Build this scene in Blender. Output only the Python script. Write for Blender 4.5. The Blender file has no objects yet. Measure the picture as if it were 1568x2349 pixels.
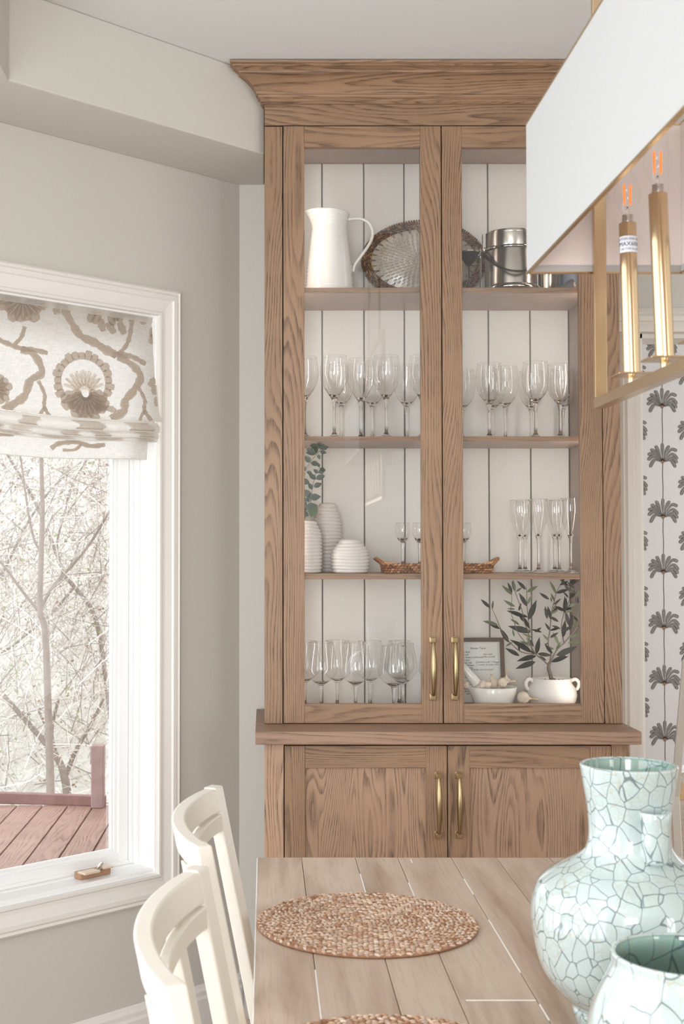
import bpy, math, random
from mathutils import Vector, Matrix
random.seed(7)
S = bpy.context.scene
COL = S.collection
PI = math.pi

# ------------------------------------------------------------------ camera, world, lights, exposure
CAM_H, PITCH, F_PX, CX_PX, CY_PX = 1.40, math.radians(1.63), 3000.0, 608.0, 1174.5
cd = bpy.data.cameras.new('camera'); cam = bpy.data.objects.new('camera', cd); COL.objects.link(cam)
cam.location = (0, 0, CAM_H); cam.rotation_euler = (PI/2 + PITCH, 0, 0)
cd.sensor_fit = 'HORIZONTAL'; cd.sensor_width = 36; cd.lens = 36*F_PX/1568
cd.shift_x = (784-CX_PX)/1568; cd.clip_start = .05; cd.clip_end = 200
cd.dof.use_dof = True; cd.dof.focus_distance = 3.6; cd.dof.aperture_fstop = 18
S.camera = cam
S.view_settings.view_transform = 'Standard'; S.view_settings.look = 'None'
S.view_settings.exposure = 0.35; S.view_settings.gamma = 1; S.view_settings.use_curve_mapping = False
cy = S.cycles
cy.max_bounces = 14; cy.diffuse_bounces = 5; cy.glossy_bounces = 5; cy.transmission_bounces = 12
cy.transparent_max_bounces = 64; cy.sample_clamp_indirect = 6; cy.blur_glossy = 1.0
cy.use_denoising = True; cy.use_adaptive_sampling = True; cy.adaptive_threshold = .02
W = bpy.data.worlds.new('overcast_sky'); S.world = W; W.use_nodes = True
wb = W.node_tree.nodes['Background']; wb.inputs[0].default_value = (.90, .95, 1.0, 1); wb.inputs[1].default_value = 2.3

def area(name, loc, rot, sx, sy, power, col=(1, 1, 1)):
    l = bpy.data.lights.new(name, 'AREA'); l.shape = 'RECTANGLE'; l.size = sx; l.size_y = sy
    l.energy = power; l.color = col
    o = bpy.data.objects.new(name, l); o.location = loc; o.rotation_euler = rot; COL.objects.link(o); return o
area('daylight_bay_windows', (-1.10, 1.2, 1.35), (0, -PI/2, 0), 1.7, 2.4, 11, (.95, .98, 1))
area('rear_fill', (-.55, -2.6, 1.5), (PI/2, 0, -.15), 1.0, 2.0, 80, (.95, .97, 1))  # unseen fill lamp added behind the camera to light the cabinet front
area('rear_corner_fill', (2.9, -2.4, 1.5), (PI/2, 0, .45), .8, 2.0, 24, (.95, .97, 1))  # second added fill, turned towards the cabinet; no window in this corner
area('right_fill', (3.05, .8, 1.5), (0, PI/2, 0), 1.9, 4.2, 14, (.95, .97, 1))  # made-up soft lamp in front of the solid right wall
area('overhead_fill', (-.62, .5, 2.70), (0, 0, 0), .7, 2.2, 9, (1, .99, .97))  # invented overhead lamp, out of view, brightening table and chair tops
area('far_room_fill', (4.2, 5.9, 1.5), (0, PI/2, 0), 2.0, 2.6, 16, (.96, .98, 1))  # unseen lamp added to brighten the far room

# ------------------------------------------------------------------ geometry helpers
def at(px, py, Y):
    """world point seen at a photograph pixel, at the real distance Y from the camera wall"""
    v = (CY_PX-py)/F_PX; s = Y/(math.cos(PITCH)-v*math.sin(PITCH))
    return Vector(((px-CX_PX)/F_PX*s, Y, CAM_H+s*(math.sin(PITCH)+v*math.cos(PITCH))))
ORG = {}
def org(o):
    while o is not None:
        if o.name in ORG: return ORG[o.name]
        o = o.parent
    return Vector((0, 0, 0))

class MB:
    def __init__(s): s.v = []; s.f = []; s.m = []
    def add(s, vs, fs, m=0):
        b = len(s.v); s.v += [tuple(p) for p in vs]
        for f in fs: s.f.append(tuple(i+b for i in f)); s.m.append(m)
        return s
    def hexa(s, fn, a0, a1, b0, b1, c0, c1, m=0):
        P = [fn(a, b, c) for c in (c0, c1) for (a, b) in ((a0, b0), (a1, b0), (a1, b1), (a0, b1))]
        return s.add(P, [(0, 3, 2, 1), (4, 5, 6, 7), (0, 1, 5, 4), (1, 2, 6, 5), (2, 3, 7, 6), (3, 0, 4, 7)], m)
    def box(s, x0, x1, y0, y1, z0, z1, m=0):
        return s.hexa(lambda a, b, c: (a, b, c), x0, x1, y0, y1, z0, z1, m)
    def lathe(s, prof, c=(0, 0, 0), n=32, m=0, fn=None, capb=False, capt=False):
        """prof: (r, z) list; closed where r==0"""
        vs = []; 
        for (r, z) in prof:
            for k in range(n):
                a = 2*PI*k/n; rr, zz, dx = r, z, 0
                if fn: rr, zz, dx = fn(r, z, a)
                vs.append((c[0]+rr*math.cos(a)+dx, c[1]+rr*math.sin(a), c[2]+zz))
        fs = []
        for i in range(len(prof)-1):
            for k in range(n):
                k2 = (k+1) % n
                fs.append((i*n+k, i*n+k2, (i+1)*n+k2, (i+1)*n+k))
        if capb: fs.append(tuple(reversed(range(n))))
        if capt: fs.append(tuple(range((len(prof)-1)*n, len(prof)*n)))
        return s.add(vs, fs, m)
    def tube(s, pts, rad, n=8, m=0, flat=1.0, up=None, cap=True):
        pts = [Vector(p) for p in pts]; L = len(pts); vs = []; prev = None
        for i, p in enumerate(pts):
            t = (pts[min(i+1, L-1)]-pts[max(i-1, 0)]).normalized()
            if prev is None:
                u = Vector(up) if up else (Vector((0, 0, 1)) if abs(t.z) < .9 else Vector((1, 0, 0)))
            else: u = prev
            u = (u-t*u.dot(t)).normalized(); prev = u; w = t.cross(u)
            r = rad[i] if isinstance(rad, (list, tuple)) else rad
            for k in range(n):
                a = 2*PI*k/n; vs.append(p+u*(r*math.cos(a)*flat)+w*(r*math.sin(a)))
        fs = [(i*n+k, i*n+(k+1) % n, (i+1)*n+(k+1) % n, (i+1)*n+k) for i in range(L-1) for k in range(n)]
        if cap: fs += [tuple(reversed(range(n))), tuple(range((L-1)*n, L*n))]
        return s.add(vs, fs, m)
    def sweep(s, pts, sect, ups, m=0, closed=False):
        """rectangular-ish section list (a,b) swept; ups = list of (A axis, B axis) per point"""
        n = len(sect); vs = []
        for p, (A, B) in zip(pts, ups):
            for (a, b) in sect: vs.append(Vector(p)+Vector(A)*a+Vector(B)*b)
        L = len(pts); fs = []
        for i in range(L if closed else L-1):
            j = (i+1) % L
            for k in range(n): fs.append((i*n+k, i*n+(k+1) % n, j*n+(k+1) % n, j*n+k))
        if not closed: fs += [tuple(reversed(range(n))), tuple(range((L-1)*n, L*n))]
        return s.add(vs, fs, m)
    def prism(s, poly, z0, z1, m=0):
        n = len(poly)
        vs = [(x, y, z0) for x, y in poly]+[(x, y, z1) for x, y in poly]
        return s.add(vs, [tuple(reversed(range(n))), tuple(range(n, 2*n))]+[(k, (k+1) % n, n+(k+1) % n, n+k) for k in range(n)], m)
    def ball(s, c, r, n=10, k=6, m=0, sc=(1, 1, 1), rot=None):
        vs = []; R = rot or Matrix.Identity(3); c = Vector(c)
        vs.append(c+R@Vector((0, 0, -r*sc[2])))
        for i in range(1, k):
            th = PI*i/k-PI/2
            for j in range(n):
                a = 2*PI*j/n
                vs.append(c+R@Vector((r*math.cos(th)*math.cos(a)*sc[0], r*math.cos(th)*math.sin(a)*sc[1], r*math.sin(th)*sc[2])))
        vs.append(c+R@Vector((0, 0, r*sc[2]))); T = len(vs)-1
        fs = [(0, 1+(j+1) % n, 1+j) for j in range(n)]
        for i in range(k-2):
            for j in range(n):
                a = 1+i*n+j; b = 1+i*n+(j+1) % n; fs.append((a, b, b+n, a+n))
        fs += [(T, T-n+j, T-n+(j+1) % n) for j in range(n)]
        return s.add(vs, fs, m)
    def lump(s, c, d, up, L, Wd, H, m=0):
        d = Vector(d).normalized(); up = Vector(up); up = (up-d*up.dot(d)).normalized(); w = d.cross(up)
        R = Matrix((d, w, up)).transposed()
        return s.ball(c, 1, 6, 4, m, (L/2, Wd/2, H/2), R)
    def grid(s, fn, nu, nv, m=0):
        vs = [fn(i/nu, j/nv) for j in range(nv+1) for i in range(nu+1)]
        fs = [(j*(nu+1)+i, j*(nu+1)+i+1, (j+1)*(nu+1)+i+1, (j+1)*(nu+1)+i) for j in range(nv) for i in range(nu)]
        return s.add(vs, fs, m)
    def mesh(s, name, mats, off=Vector((0, 0, 0)), smooth=False):
        me = bpy.data.meshes.new(name)
        me.from_pydata([tuple(Vector(v)-off) for v in s.v], [], s.f)
        for mt in (mats if isinstance(mats, (list, tuple)) else [mats]): me.materials.append(mt)
        me.polygons.foreach_set('material_index', s.m)
        if smooth: me.polygons.foreach_set('use_smooth', [True]*len(s.f))
        me.update(); return me
    def build(s, name, mats, parent=None, smooth=False, bevel=0, auto=None, loc=None, kind=None, solid=0, sub=0, label=None):
        off = org(parent) if parent else (Vector(loc) if loc else Vector((0, 0, 0)))
        me = s.mesh(name, mats, off, smooth or auto is not None)
        o = bpy.data.objects.new(name, me); COL.objects.link(o)
        if parent: o.parent = parent
        elif loc: o.location = loc; ORG[o.name] = Vector(loc)
        if auto is not None: me.set_sharp_from_angle(angle=math.radians(auto))
        if solid:
            md = o.modifiers.new('thickness', 'SOLIDIFY'); md.thickness = solid; md.offset = 0
        if bevel:
            md = o.modifiers.new('bevel', 'BEVEL'); md.width = bevel; md.segments = 2; md.limit_method = 'ANGLE'
        if sub:
            md = o.modifiers.new('sub', 'SUBSURF'); md.levels = sub; md.render_levels = sub
        if kind: o['kind'] = kind
        if label: o['label'] = label
        return o

def tag(o, label, cat, group=None, kind=None):
    o['label'] = label; o['category'] = cat
    if group: o['group'] = group
    if kind: o['kind'] = kind
    return o
def thing(name, loc, label, cat, group=None, rz=0):
    o = bpy.data.objects.new(name, None); o.empty_display_size = .05; COL.objects.link(o)
    o.location = loc; o.rotation_euler.z = rz; ORG[o.name] = Vector(loc)
    return tag(o, label, cat, group)
def struct(name, mb, mats, **k): return mb.build(name, mats, kind='structure', **k)
KIDS = {}
def copy_tree(o, parent=None):
    c = o.copy(); COL.objects.link(c); c.parent = parent
    for ch in [x for x in bpy.data.objects if x.parent == o]: copy_tree(ch, c)
    return c

def cat_rom(pts, n=6):
    pts = [Vector(p) for p in pts]; out = []
    for i in range(len(pts)-1):
        p0 = pts[max(i-1, 0)]; p1 = pts[i]; p2 = pts[i+1]; p3 = pts[min(i+2, len(pts)-1)]
        for k in range(n):
            t = k/n
            out.append(.5*((2*p1)+(p2-p0)*t+(2*p0-5*p1+4*p2-p3)*t*t+(3*p1-p0-3*p2+p3)*t**3))
    out.append(pts[-1]); return out
def interp(prof, n=4):
    return [(p.x, p.y) for p in cat_rom([Vector((a, b)) for a, b in prof], n)]
def text_mb(mb, body, size, fn, m=0, align='LEFT', shear=0.0):
    """flat lettering, laid out in its own plane and mapped by fn(x, y) to the surface it is printed on"""
    cu = bpy.data.curves.new('t', 'FONT'); cu.body = body; cu.size = size; cu.align_x = align; cu.shear = shear
    cu.resolution_u = 2
    o = bpy.data.objects.new('t', cu); COL.objects.link(o)
    dg = bpy.context.evaluated_depsgraph_get(); dg.update()
    me = bpy.data.meshes.new_from_object(o.evaluated_get(dg))
    mb.add([fn(v.co.x, v.co.y) for v in me.vertices], [tuple(p.vertices) for p in me.polygons], m)
    bpy.data.objects.remove(o); bpy.data.curves.remove(cu); bpy.data.meshes.remove(me)

# ------------------------------------------------------------------ materials
def lin(c):
    return tuple(((x/255)/12.92 if x/255 <= .04045 else ((x/255+.055)/1.055)**2.4) for x in c)+(1,)
class NT:
    def __init__(s, name):
        s.mat = bpy.data.materials.new(name); s.mat.use_nodes = True; s.t = s.mat.node_tree
        s.b = s.t.nodes['Principled BSDF']; s.out = s.t.nodes['Material Output']
    def n(s, typ, ins=None, **props):
        nd = s.t.nodes.new('ShaderNode'+typ)
        for k, v in props.items(): setattr(nd, k, v)
        for k, v in (ins or {}).items(): s.set(nd.inputs[k], v)
        return nd
    def set(s, sock, v):
        if isinstance(v, bpy.types.NodeSocket): s.t.links.new(v, sock)
        else: sock.default_value = v
    def math(s, op, a, b=0.0, c=0.0):
        nd = s.n('Math', operation=op); s.set(nd.inputs[0], a); s.set(nd.inputs[1], b)
        if len(nd.inputs) > 2: s.set(nd.inputs[2], c)
        return nd.outputs[0]
    def mix(s, f, a, b, mode='MIX'):
        nd = s.n('Mix', data_type='RGBA', blend_type=mode); s.set(nd.inputs[0], f); s.set(nd.inputs[6], a); s.set(nd.inputs[7], b)
        return nd.outputs[2]
    def ramp(s, f, stops):
        nd = s.n('ValToRGB'); cr = nd.color_ramp
        while len(cr.elements) < len(stops): cr.elements.new(.5)
        for e, (p, c) in zip(cr.elements, stops): e.position = p; e.color = c
        s.set(nd.inputs[0], f); return nd.outputs[0]
    def coords(s, scale=(1, 1, 1), island=False, obj=True):
        tc = s.n('TexCoord').outputs['Object']
        off = s.n('ObjectInfo').outputs['Random']
        v = s.n('VectorMath', operation='SCALE'); s.set(v.inputs[0], (13.1, 7.7, 9.3)); s.set(v.inputs['Scale'], off)
        a = s.n('VectorMath', operation='ADD'); s.set(a.inputs[0], tc); s.set(a.inputs[1], v.outputs[0])
        cur = a.outputs[0]
        if island:
            g = s.n('NewGeometry').outputs['Random Per Island']
            v = s.n('VectorMath', operation='SCALE'); s.set(v.inputs[0], (5.3, 11.9, 8.1)); s.set(v.inputs['Scale'], g)
            a = s.n('VectorMath', operation='ADD'); s.set(a.inputs[0], cur); s.set(a.inputs[1], v.outputs[0]); cur = a.outputs[0]
        mm = s.n('VectorMath', operation='MULTIPLY'); s.set(mm.inputs[0], cur); s.set(mm.inputs[1], scale)
        return mm.outputs[0]
    def noise(s, vec, scale=1, detail=3, rough=.5, dist=0):
        return s.n('TexNoise', {'Vector': vec, 'Scale': scale, 'Detail': detail, 'Roughness': rough, 'Distortion': dist}).outputs['Fac']
    def bump(s, h, strength=.2, dist=.001):
        s.set(s.b.inputs['Normal'], s.n('Bump', {'Height': h, 'Strength': strength, 'Distance': dist}).outputs[0])
    def P(s, **k):
        nm = dict(col='Base Color', rough='Roughness', metal='Metallic', trans='Transmission Weight', ior='IOR', coat='Coat Weight',
                  spec='Specular IOR Level', sheen='Sheen Weight', aniso='Anisotropic', em='Emission Color', es='Emission Strength')
        for a, v in k.items(): s.set(s.b.inputs[nm[a]], v)
        return s

def plain(name, rgb, rough=.5, metal=0, noise=.0, nscale=30, bump=0, bscale=400, **k):
    t = NT(name); c = lin(rgb)
    if noise:
        f = t.noise(t.coords(), nscale, 4, .6)
        d = tuple(x*(1-noise) for x in c[:3])+(1,); e = tuple(min(1, x*(1+noise*.6)) for x in c[:3])+(1,)
        t.P(col=t.ramp(f, [(.3, d), (.7, e)]))
    else: t.P(col=c)
    t.P(rough=rough, metal=metal, **k)
    if bump: t.bump(t.noise(t.coords(), bscale, 3), bump, .0008)
    return t.mat

def oak(name, axis, light=(155, 124, 97), dark=(90, 69, 54), freq=104, fig=8.5, island=True, rough=.42, wear=0.0):
    t = NT(name)
    ax = {'x': 0, 'y': 1, 'z': 2}[axis]
    sc = [1, 1, 1]; sc[ax] = .13
    low = t.noise(t.coords(tuple(x*5.5 for x in sc), island), 1, 2, .45)
    sc2 = [1, 1, 1]; sc2[ax] = .05
    mid = t.noise(t.coords(tuple(x*40 for x in sc2), island), 1, 2, .5)
    xyz = t.n('SeparateXYZ', {0: t.coords((1, 1, 1), island)})
    cross = [i for i in (0, 1, 2) if i != ax]
    lat = t.math('ADD', xyz.outputs[cross[0]], t.math('MULTIPLY', xyz.outputs[cross[1]], .6))
    ph = t.math('ADD', t.math('MULTIPLY', lat, freq), t.math('MULTIPLY', low, fig*4.2))
    ph = t.math('ADD', ph, t.math('MULTIPLY', mid, 1.5))
    fr = t.math('FRACT', ph)
    line = t.ramp(fr, [(0, (0, 0, 0, 1)), (.40, (.06, .06, .06, 1)), (.70, (.75, .75, .75, 1)), (.88, (1, 1, 1, 1)), (1, (0, 0, 0, 1))])
    sc3 = [1, 1, 1]; sc3[ax] = .028
    pore = t.noise(t.coords(tuple(x*620 for x in sc3), island), 1, 2, .6)
    pr = t.ramp(pore, [(.42, (0, 0, 0, 1)), (.66, (1, 1, 1, 1))])
    big = t.noise(t.coords((3, 3, 3), island), 1, 2)
    L = lin(light); D = lin(dark)
    tone = t.ramp(big, [(.3, tuple(x*.90 for x in L[:3])+(1,)), (.7, tuple(min(1, x*1.08) for x in L[:3])+(1,))])
    patch = t.ramp(t.noise(t.coords((7, 7, 7), island), 1, 3, .6), [(.36, (.35, .35, .35, 1)), (.58, (1, 1, 1, 1))])
    f = t.math('MULTIPLY', t.math('MULTIPLY', line, patch), t.math('ADD', t.math('MULTIPLY', pr, .6), .50))
    f = t.math('ADD', f, t.math('MULTIPLY', pr, .16), )
    f = t.math('MINIMUM', t.math('MULTIPLY', f, .95), 1.0)
    c = t.mix(f, tone, D)
    t.P(col=c, rough=rough, spec=.35)
    t.bump(t.math('MULTIPLY', f, -1), .25, .0006)
    return t.mat

M = {}
M['oak_z'] = oak('oak_upright', 'z'); M['oak_x'] = oak('oak_level', 'x'); M['oak_y'] = oak('oak_deep', 'y')
M['oak_shelf'] = oak('oak_shelf', 'x', (160, 128, 102), (112, 86, 66), 70, 4)
M['oak_under'] = plain('oak_underside', (176, 156, 142), .38, noise=.10, nscale=12)
M['white_board'] = plain('painted_board', (228, 225, 219), .5)
M['wall'] = plain('greige_paint', (207, 204, 197), .85, bump=.12, bscale=500)
M['ceil'] = plain('ceiling_paint', (222, 222, 220), .9)
M['trim'] = plain('white_trim', (236, 233, 228), .35)
M['trim_warm'] = plain('cream_trim', (226, 221, 212), .4)
M['sash'] = plain('window_white', (246, 246, 245), .3)
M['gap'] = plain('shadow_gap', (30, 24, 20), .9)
def brass(name, c, r):
    t = NT(name).P(col=lin(c), rough=r, metal=1.0)
    return t.mat
M['brass'] = brass('brushed_brass', (206, 180, 144), .21)
M['pull'] = brass('aged_brass', (172, 152, 116), .24)
M['steel'] = brass('brushed_steel', (196, 190, 182), .22)
M['chrome'] = brass('polished_chrome', (214, 212, 210), .06)
M['dark_metal'] = brass('gunmetal', (92, 88, 84), .25)
M['ceramic'] = plain('white_glaze', (240, 238, 232), .18, coat=.4)
M['matte_ceramic'] = plain('matte_white_clay', (238, 236, 231), .42, noise=.05, nscale=20)
M['ribbed'] = plain('ribbed_glaze', (226, 221, 216), .12, coat=.6)
M['black'] = plain('black_gloss', (22, 20, 20), .12)
M['charcoal'] = plain('charcoal', (74, 76, 80), .4)
t = NT('crystal').P(col=(1, 1, 1, 1), rough=0.0, trans=1.0, ior=1.5); M['crystal'] = t.mat
t = NT('thin_glass_wall')                                                  # a sheet: straight through, with its own sheen
fr = t.n('Fresnel', {'IOR': 1.5}); tr = t.n('BsdfTransparent', {'Color': (.99, .995, .992, 1)}); gl = t.n('BsdfGlossy', {'Roughness': .015, 'Color': (1, 1, 1, 1)})
mx = t.n('MixShader'); t.set(mx.inputs[0], fr.outputs[0]); t.set(mx.inputs[1], tr.outputs[0]); t.set(mx.inputs[2], gl.outputs[0])
t.set(t.out.inputs[0], mx.outputs[0]); M['pane'] = t.mat
M['crystal_thin'] = None
t = NT('wine_glass')
lw = t.n('LayerWeight', {'Blend': .32}); tr = t.n('BsdfTransparent', {'Color': (1, 1, 1, 1)}); gl = t.n('BsdfGlossy', {'Roughness': .0})
f = t.math('MINIMUM', t.math('ADD', t.math('MULTIPLY', t.math('POWER', lw.outputs['Facing'], 5.0), .9), .036), 1.0)
mx = t.n('MixShader'); t.set(mx.inputs[0], f); t.set(mx.inputs[1], tr.outputs[0]); t.set(mx.inputs[2], gl.outputs[0])
t.set(t.out.inputs[0], mx.outputs[0]); M['bowl_glass'] = t.mat
def emis(name, c, s):
    t = NT(name); t.P(col=lin(c), em=lin(c), es=s); return t.mat
M['filament'] = emis('lit_filament', (255, 112, 24), 1.0)
M['led'] = emis('led_strip', (255, 252, 248), 24.0)
# shade linen
t = NT('shade_linen'); v = t.coords((900, 900, 900)); t.P(col=lin((176, 175, 173)), rough=.9); t.bump(t.noise(v, 1, 2), .15, .0005); M['shade'] = t.mat
M['shade_in'] = plain('shade_lining', (226, 216, 212), .9)
# curtain linen, lets daylight through
def linen(name, c, tr):
    t = NT(name); n1 = t.noise(t.coords((40, 40, 900)), 1, 2); n2 = t.noise(t.coords((700, 700, 40)), 1, 2)
    f = t.math('MULTIPLY', n1, n2)
    L = lin(c); col = t.ramp(f, [(.12, tuple(x*.84 for x in L[:3])+(1,)), (.34, L)])
    d = t.n('BsdfDiffuse', {'Color': col}); tl = t.n('BsdfTranslucent', {'Color': col}); mx = t.n('MixShader', {0: tr})
    t.set(mx.inputs[1], d.outputs[0]); t.set(mx.inputs[2], tl.outputs[0]); t.set(t.out.inputs[0], mx.outputs[0]); return t.mat
M['linen'] = linen('blind_linen', (250, 247, 242), .72)
M['print_dark'] = linen('blind_print_taupe', (216, 204, 192), .66)
M['print_light'] = linen('blind_print_sand', (240, 231, 221), .7)
# celadon crackle
def crackle(name, base, scale, zs, thr, white=0.0):
    t = NT(name); tc = t.n('TexCoord').outputs['Object']
    mm = t.n('VectorMath', operation='MULTIPLY'); t.set(mm.inputs[0], tc); t.set(mm.inputs[1], (1, 1, zs))
    nz = t.n('TexNoise', {'Vector': mm.outputs[0], 'Scale': 14, 'Detail': 2}); 
    of = t.n('VectorMath', operation='SCALE'); t.set(of.inputs[0], nz.outputs['Color']); of.inputs['Scale'].default_value = .032
    ad = t.n('VectorMath', operation='ADD'); t.set(ad.inputs[0], mm.outputs[0]); t.set(ad.inputs[1], of.outputs[0])
    v1 = t.n('TexVoronoi', {'Vector': ad.outputs[0], 'Scale': scale}, feature='DISTANCE_TO_EDGE')
    v2 = t.n('TexVoronoi', {'Vector': ad.outputs[0], 'Scale': scale*2.1}, feature='DISTANCE_TO_EDGE')
    l1 = t.ramp(v1.outputs['Distance'], [(thr*.45, (1, 1, 1, 1)), (thr*1.25, (0, 0, 0, 1))])
    l2 = t.ramp(v2.outputs['Distance'], [(.012, (1, 1, 1, 1)), (.045, (0, 0, 0, 1))])
    msk = t.ramp(t.noise(ad.outputs[0], 18, 1), [(.42, (0, 0, 0, 1)), (.6, (1, 1, 1, 1))])
    tint = t.ramp(t.noise(tc, 9, 2), [(.3, lin(tuple(x-10 for x in base))), (.7, lin(tuple(min(255, x+8) for x in base)))])
    c = t.mix(t.math('MULTIPLY', t.math('MULTIPLY', l2, msk), .55), tint, lin((176, 158, 130)))
    c = t.mix(t.math('MULTIPLY', l1, .85), c, lin((88, 104, 108)))
    t.P(col=c, rough=.09, coat=.8); return t.mat
M['celadon'] = crackle('celadon_crackle', (186, 200, 198), 46, .8, .026)
M['celadon_small'] = crackle('celadon_crackle_pale', (188, 202, 200), 30, .42, .018)
M['celadon_in'] = crackle('celadon_inside', (150, 178, 168), 34, .5, .022)
# weathered table
t = NT('weathered_table')
v = t.coords((14, 1.3, 14), True); g1 = t.noise(v, 1, 4, .6, .4)
g2 = t.noise(t.coords((260, 9, 260), True), 1, 3, .6)
isl = t.n('NewGeometry').outputs['Random Per Island']
c = t.ramp(g1, [(.28, lin((158, 134, 114))), (.5, lin((196, 176, 158))), (.75, lin((208, 192, 176)))])
c = t.mix(t.math('MULTIPLY', isl, .35), c, lin((184, 162, 142)))
c = t.mix(t.math('MULTIPLY', t.ramp(g2, [(.5, (0, 0, 0, 1)), (.75, (1, 1, 1, 1))]), .35), c, lin((146, 124, 104)))
chalk = t.ramp(t.noise(t.coords((30, 140, 30), True), 1, 5, .7), [(.66, (0, 0, 0, 1)), (.74, (1, 1, 1, 1))])
c = t.mix(t.math('MULTIPLY', chalk, .5), c, lin((226, 219, 210)))
t.P(col=c, rough=.5, spec=.3); t.bump(g2, .25, .0008); M['table'] = t.mat
M['filler'] = plain('chalky_filler', (240, 238, 234), .8)
# woven materials: each strand takes its own tone
def woven(name, stops, rough=.7, coat=0):
    t = NT(name); r = t.n('NewGeometry').outputs['Random Per Island']
    f = t.noise(t.coords((90, 90, 90)), 1, 3)
    g = t.math('ADD', t.math('MULTIPLY', r, .75), t.math('MULTIPLY', f, .25))
    t.P(col=t.ramp(g, [(p, lin(c)) for p, c in stops]), rough=rough, coat=coat); return t.mat
M['jute'] = woven('braided_seagrass', [(.1, (138, 92, 64)), (.3, (190, 152, 122)), (.5, (218, 192, 168)), (.7, (172, 144, 124)), (.9, (230, 214, 198))])
M['rattan'] = woven('dark_rattan', [(.1, (42, 26, 20)), (.4, (88, 54, 34)), (.7, (128, 84, 54)), (.9, (172, 132, 100))], .35, .3)
M['rattan_honey'] = woven('honey_rattan', [(.1, (98, 52, 22)), (.45, (158, 94, 46)), (.7, (186, 122, 66)), (.9, (214, 166, 116))], .3, .3)
t = NT('capiz_shell'); f = t.noise(t.coords((22, 22, 22)), 1, 3); t.P(col=t.ramp(f, [(.3, lin((176, 166, 150))), (.7, lin((222, 216, 204)))]), rough=.25, coat=.4); M['capiz'] = t.mat
M['capiz_petal'] = plain('capiz_petal', (196, 186, 172), .2, noise=.18, nscale=60, coat=.5)
# leaves
M['olive_dark'] = plain('olive_leaf_top', (13, 18, 13), .6, noise=.35, nscale=30)
M['olive_pale'] = plain('olive_leaf_underside', (94, 104, 78), .6, noise=.2, nscale=30)
M['euca'] = plain('eucalyptus_leaf', (64, 78, 75), .55, noise=.3, nscale=40)
M['euca_green'] = plain('eucalyptus_tip', (38, 66, 34), .5, noise=.3, nscale=40)
M['stem'] = plain('green_stem', (120, 122, 100), .6)
M['bark'] = plain('olive_bark', (112, 102, 92), .8, noise=.3, nscale=120, bump=.5, bscale=200)
M['soil'] = plain('moss_and_bark', (112, 92, 74), .9, noise=.4, nscale=120)
M['garlic'] = plain('garlic_skin', (232, 216, 196), .55, noise=.14, nscale=60)
M['garlic_tan'] = plain('garlic_stalk', (222, 190, 152), .55, noise=.2, nscale=60)
M['paper'] = plain('recipe_paper', (228, 230, 226), .6)
M['ink'] = plain('black_ink', (26, 26, 28), .7)
M['frame_wood'] = plain('dark_walnut_frame', (92, 70, 54), .5, noise=.2, nscale=60)
M['chair_paint'] = plain('white_chair_paint', (224, 217, 205), .38, noise=.03, nscale=14)
M['seat_cane'] = plain('woven_seat', (214, 176, 134), .7, noise=.15, nscale=120)
M['wallpaper'] = plain('grey_wallpaper', (204, 198, 194), .8, bump=.1, bscale=300)
M['palm_fill'] = plain('palm_print_grey', (132, 126, 118), .8, noise=.18, nscale=90)
M['palm_line'] = plain('palm_print_outline', (66, 57, 51), .8)
M['palm_heart'] = plain('palm_print_heart', (62, 30, 20), .8)
M['palm_nut'] = plain('palm_print_nut', (128, 102, 76), .8)
M['floor_wood'] = oak('oak_floor', 'x', (182, 162, 146), (134, 112, 96), 30, 4)
M['deck'] = oak('deck_boards', 'y', (170, 136, 122), (110, 78, 68), 60, 4)
M['deck_dark'] = plain('deck_trim', (140, 104, 100), .6, noise=.2, nscale=8)
t = NT('tan_plastic').P(col=lin((222, 200, 178)), rough=.3); M['tan'] = t.mat
M['tan_dark'] = plain('tan_plastic_edge', (176, 138, 110), .4)
M['label'] = plain('paper_label', (226, 230, 238), .5)
M['label_ink'] = plain('label_ink', (58, 60, 78), .6)
M['twig_a'] = woven('pale_twigs', [(.1, (110, 98, 88)), (.4, (172, 160, 150)), (.7, (208, 200, 192)), (.9, (236, 232, 228))], .9)
M['leafdot'] = woven('leaf_litter', [(.05, (110, 56, 46)), (.25, (150, 124, 100)), (.5, (190, 176, 160)), (.75, (140, 158, 90)), (.95, (226, 222, 214))], .9)
M['trunk'] = plain('pale_trunk', (140, 126, 116), .9, noise=.2, nscale=20)
t = NT('hillside'); f = t.noise(t.coords((3, 3, 3)), 1, 6, .75); t.P(col=t.ramp(f, [(.3, lin((178, 168, 154))), (.5, lin((205, 200, 190))), (.7, lin((226, 224, 218)))]), rough=1); M['hill'] = t.mat

# ------------------------------------------------------------------ the room
ZC = 2.727                         # ceiling
YW = 3.94                          # wall behind the cabinet
K1, K2 = .7208, .6931              # direction of the angled bay wall
def bay(s, w, z):                  # s along the bay wall from its corner, w outwards through it
    return (-.078-K1*s-K2*w, YW-K2*s+K1*w, z)
b = MB(); b.box(-1.5, 3.3, -3, 3.94, -.06, 0); b.box(-.40, 5.0, 3.94, 7.9, -.06, 0); floor = struct('floor', b, M['floor_wood'])
struct('ceiling', MB().box(-1.3, 5, -3, 7.9, ZC, ZC+.08), M['ceil'])
b = MB(); b.box(-.40, 1.125, YW, YW+.12, 0, ZC); b.box(1.125, 2.35, YW, YW+.12, 2.052, ZC); b.box(2.35, 3.3, YW, YW+.12, 0, ZC)
struct('wall_back', b, M['wall'])
SW0, SW1, ZW0, ZW1 = .321, 1.19, .486, 2.066
b = MB(); b.hexa(bay, -.03, SW0, 0, .14, 0, ZC); b.hexa(bay, SW1, 1.42, 0, .14, 0, ZC)
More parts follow.
